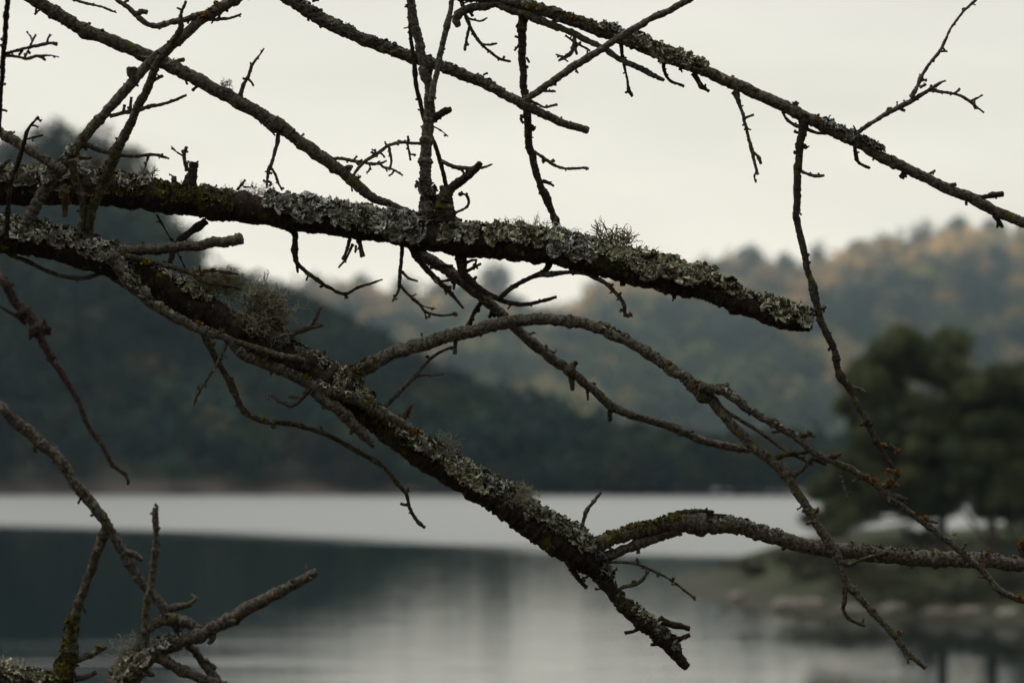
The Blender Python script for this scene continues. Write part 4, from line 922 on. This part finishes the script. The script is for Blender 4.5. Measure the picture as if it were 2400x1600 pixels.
ORANGE = """A 828,868,17,4 1142,760,8,4 1425,765,7,4 1438,771,7,4 1567,851,10,4 1636,899,13,3 1664,907,11,3 1676,960,8,4 1914,1197,9,4 1765,1035,7,4 1803,1067,7,4 2080,1296,8,3 2006,1316,6,3 2107,1482,7,3 1882,1073,6,3 1900,1086,6,3
NF 474,641,12,3 498,634,8,3 505,664,12,3 530,668,12,3 552,673,7,3 465,757,10,3 522,775,8,3 636,828,7,3 670,834,6,3 700,838,11,3 612,848,12,4 720,884,10,3 750,930,11,3 778,926,8,3 810,922,10,3 860,943,9,4 972,1013,16,3 341,613,12,4 375,646,10,4 500,806,7,4 620,983,7,4 706,994,5,3
L 952,972,11,3 835,905,14,3 1445,1247,9,4 12,583,10,4 940,990,8,3
U 1470,1234,7,3 1516,1246,11,4 1588,1208,11,4 1640,1209,13,4 1620,1204,8,4 2397,1276,15,3 2190,1296,9,3 2315,1298,9,3 2400,1296,9,3
R 1270,20,10,3 1345,40,10,3 1412,66,10,4 1427,82,9,3 1296,53,6,3 1338,70,6,3 1713,186,6,4 1773,211,7,3 1917,283,11,3 1865,243,8,3 1990,323,9,4 1941,312,7,3 2090,369,7,3 1240,15,9,4 1680,168,4,4 2020,302,4,4
Q 1104,190,9,3 1233,227,9,4
T2 1885,1020,11,3 1958,1068,9,3 2030,1118,9,3 2050,1127,11,3 2085,1130,14,3 2104,1108,11,3 2086,1103,8,3 2098,1136,9,3 2070,1043,7,3 2103,1057,8,3 2150,1203,7,3 2170,1215,7,3 2385,1398,10,3 2298,1322,5,3
V1 480,35,15,3 494,24,12,3 508,9,10,3 200,340,10,3 178,362,11,4 190,320,7,3 110,435,5,3
V3 155,468,15,3 202,456,7,3 178,415,6,3
Z1 197,1148,8,4 247,1215,8,4 393,1443,7,3 478,1548,10,4 316,1300,10,4 450,1410,6,4
Z4 362,1320,6,4
Z2 162,1452,8,3 180,1472,8,4 230,1517,7,4 140,1562,14,4 222,1577,5,3 155,1545,10,4
P 1346,852,9,4 1342,885,9,4 840,415,6,4 775,388,6,3
M 1460,727,6,3 1476,739,7,3 1340,637,6,4 1432,668,6,3 1452,690,5,3 1066,736,7,3 500,465,12,4 345,440,10,4 1080,455,6,3"""
for q, row in enumerate(ORANGE.split('\n')):
    b, rest = row.split(' ', 1); L = BR[b]
    for k, (x, y, rr, pal) in enumerate(parse(rest)):
        r = np.random.default_rng(9000 + q * 100 + k); n = int(14 + rr * 2.4); i = nearest(L, x, y)
        u = r.normal(0, .36, (n, 2)) * rr; u = np.clip(u, -rr * .8, rr * .8)
        X, Y = x + u[:, 0], y + u[:, 1] * .8; ii = np.argmin((L.K[:, 0][None] - X[:, None]) ** 2 + (L.K[:, 1][None] - Y[:, None]) ** 2, 1)
        off = np.hypot(L.K[ii, 0] - X, L.K[ii, 1] - Y) * PXM
        P = px(X, Y, FD + L.K[ii, 3] - np.sqrt(np.maximum(L.r[ii] ** 2 - off ** 2, (2.5 * PXM) ** 2)) * r.uniform(.9, 1.08, n))
        nn = nrm(np.array([0, -.7, .7]) + .6 * r.normal(size=(n, 3))); t = nrm(np.cross(nn, r.normal(size=(n, 3)))); s = PXM * r.uniform(1.8, 4.0, n) * (1 + rr / 30)
        base = np.array(PAL[int(pal)]); mb = MB()
        lobes(mb, P, t, nn, s, s * .8, r.uniform(0, .8, n), base[r.integers(0, len(base), n)] * r.uniform(.55, 1.15, (n, 1)), r)
        o = obj('orange_lichen' if pal == 3 else 'yellow_lichen', mb.mesh('orange_lichen', [M_LICHEN, M_UNDER], off=TB), L.o); o['kind'] = 'stuff'
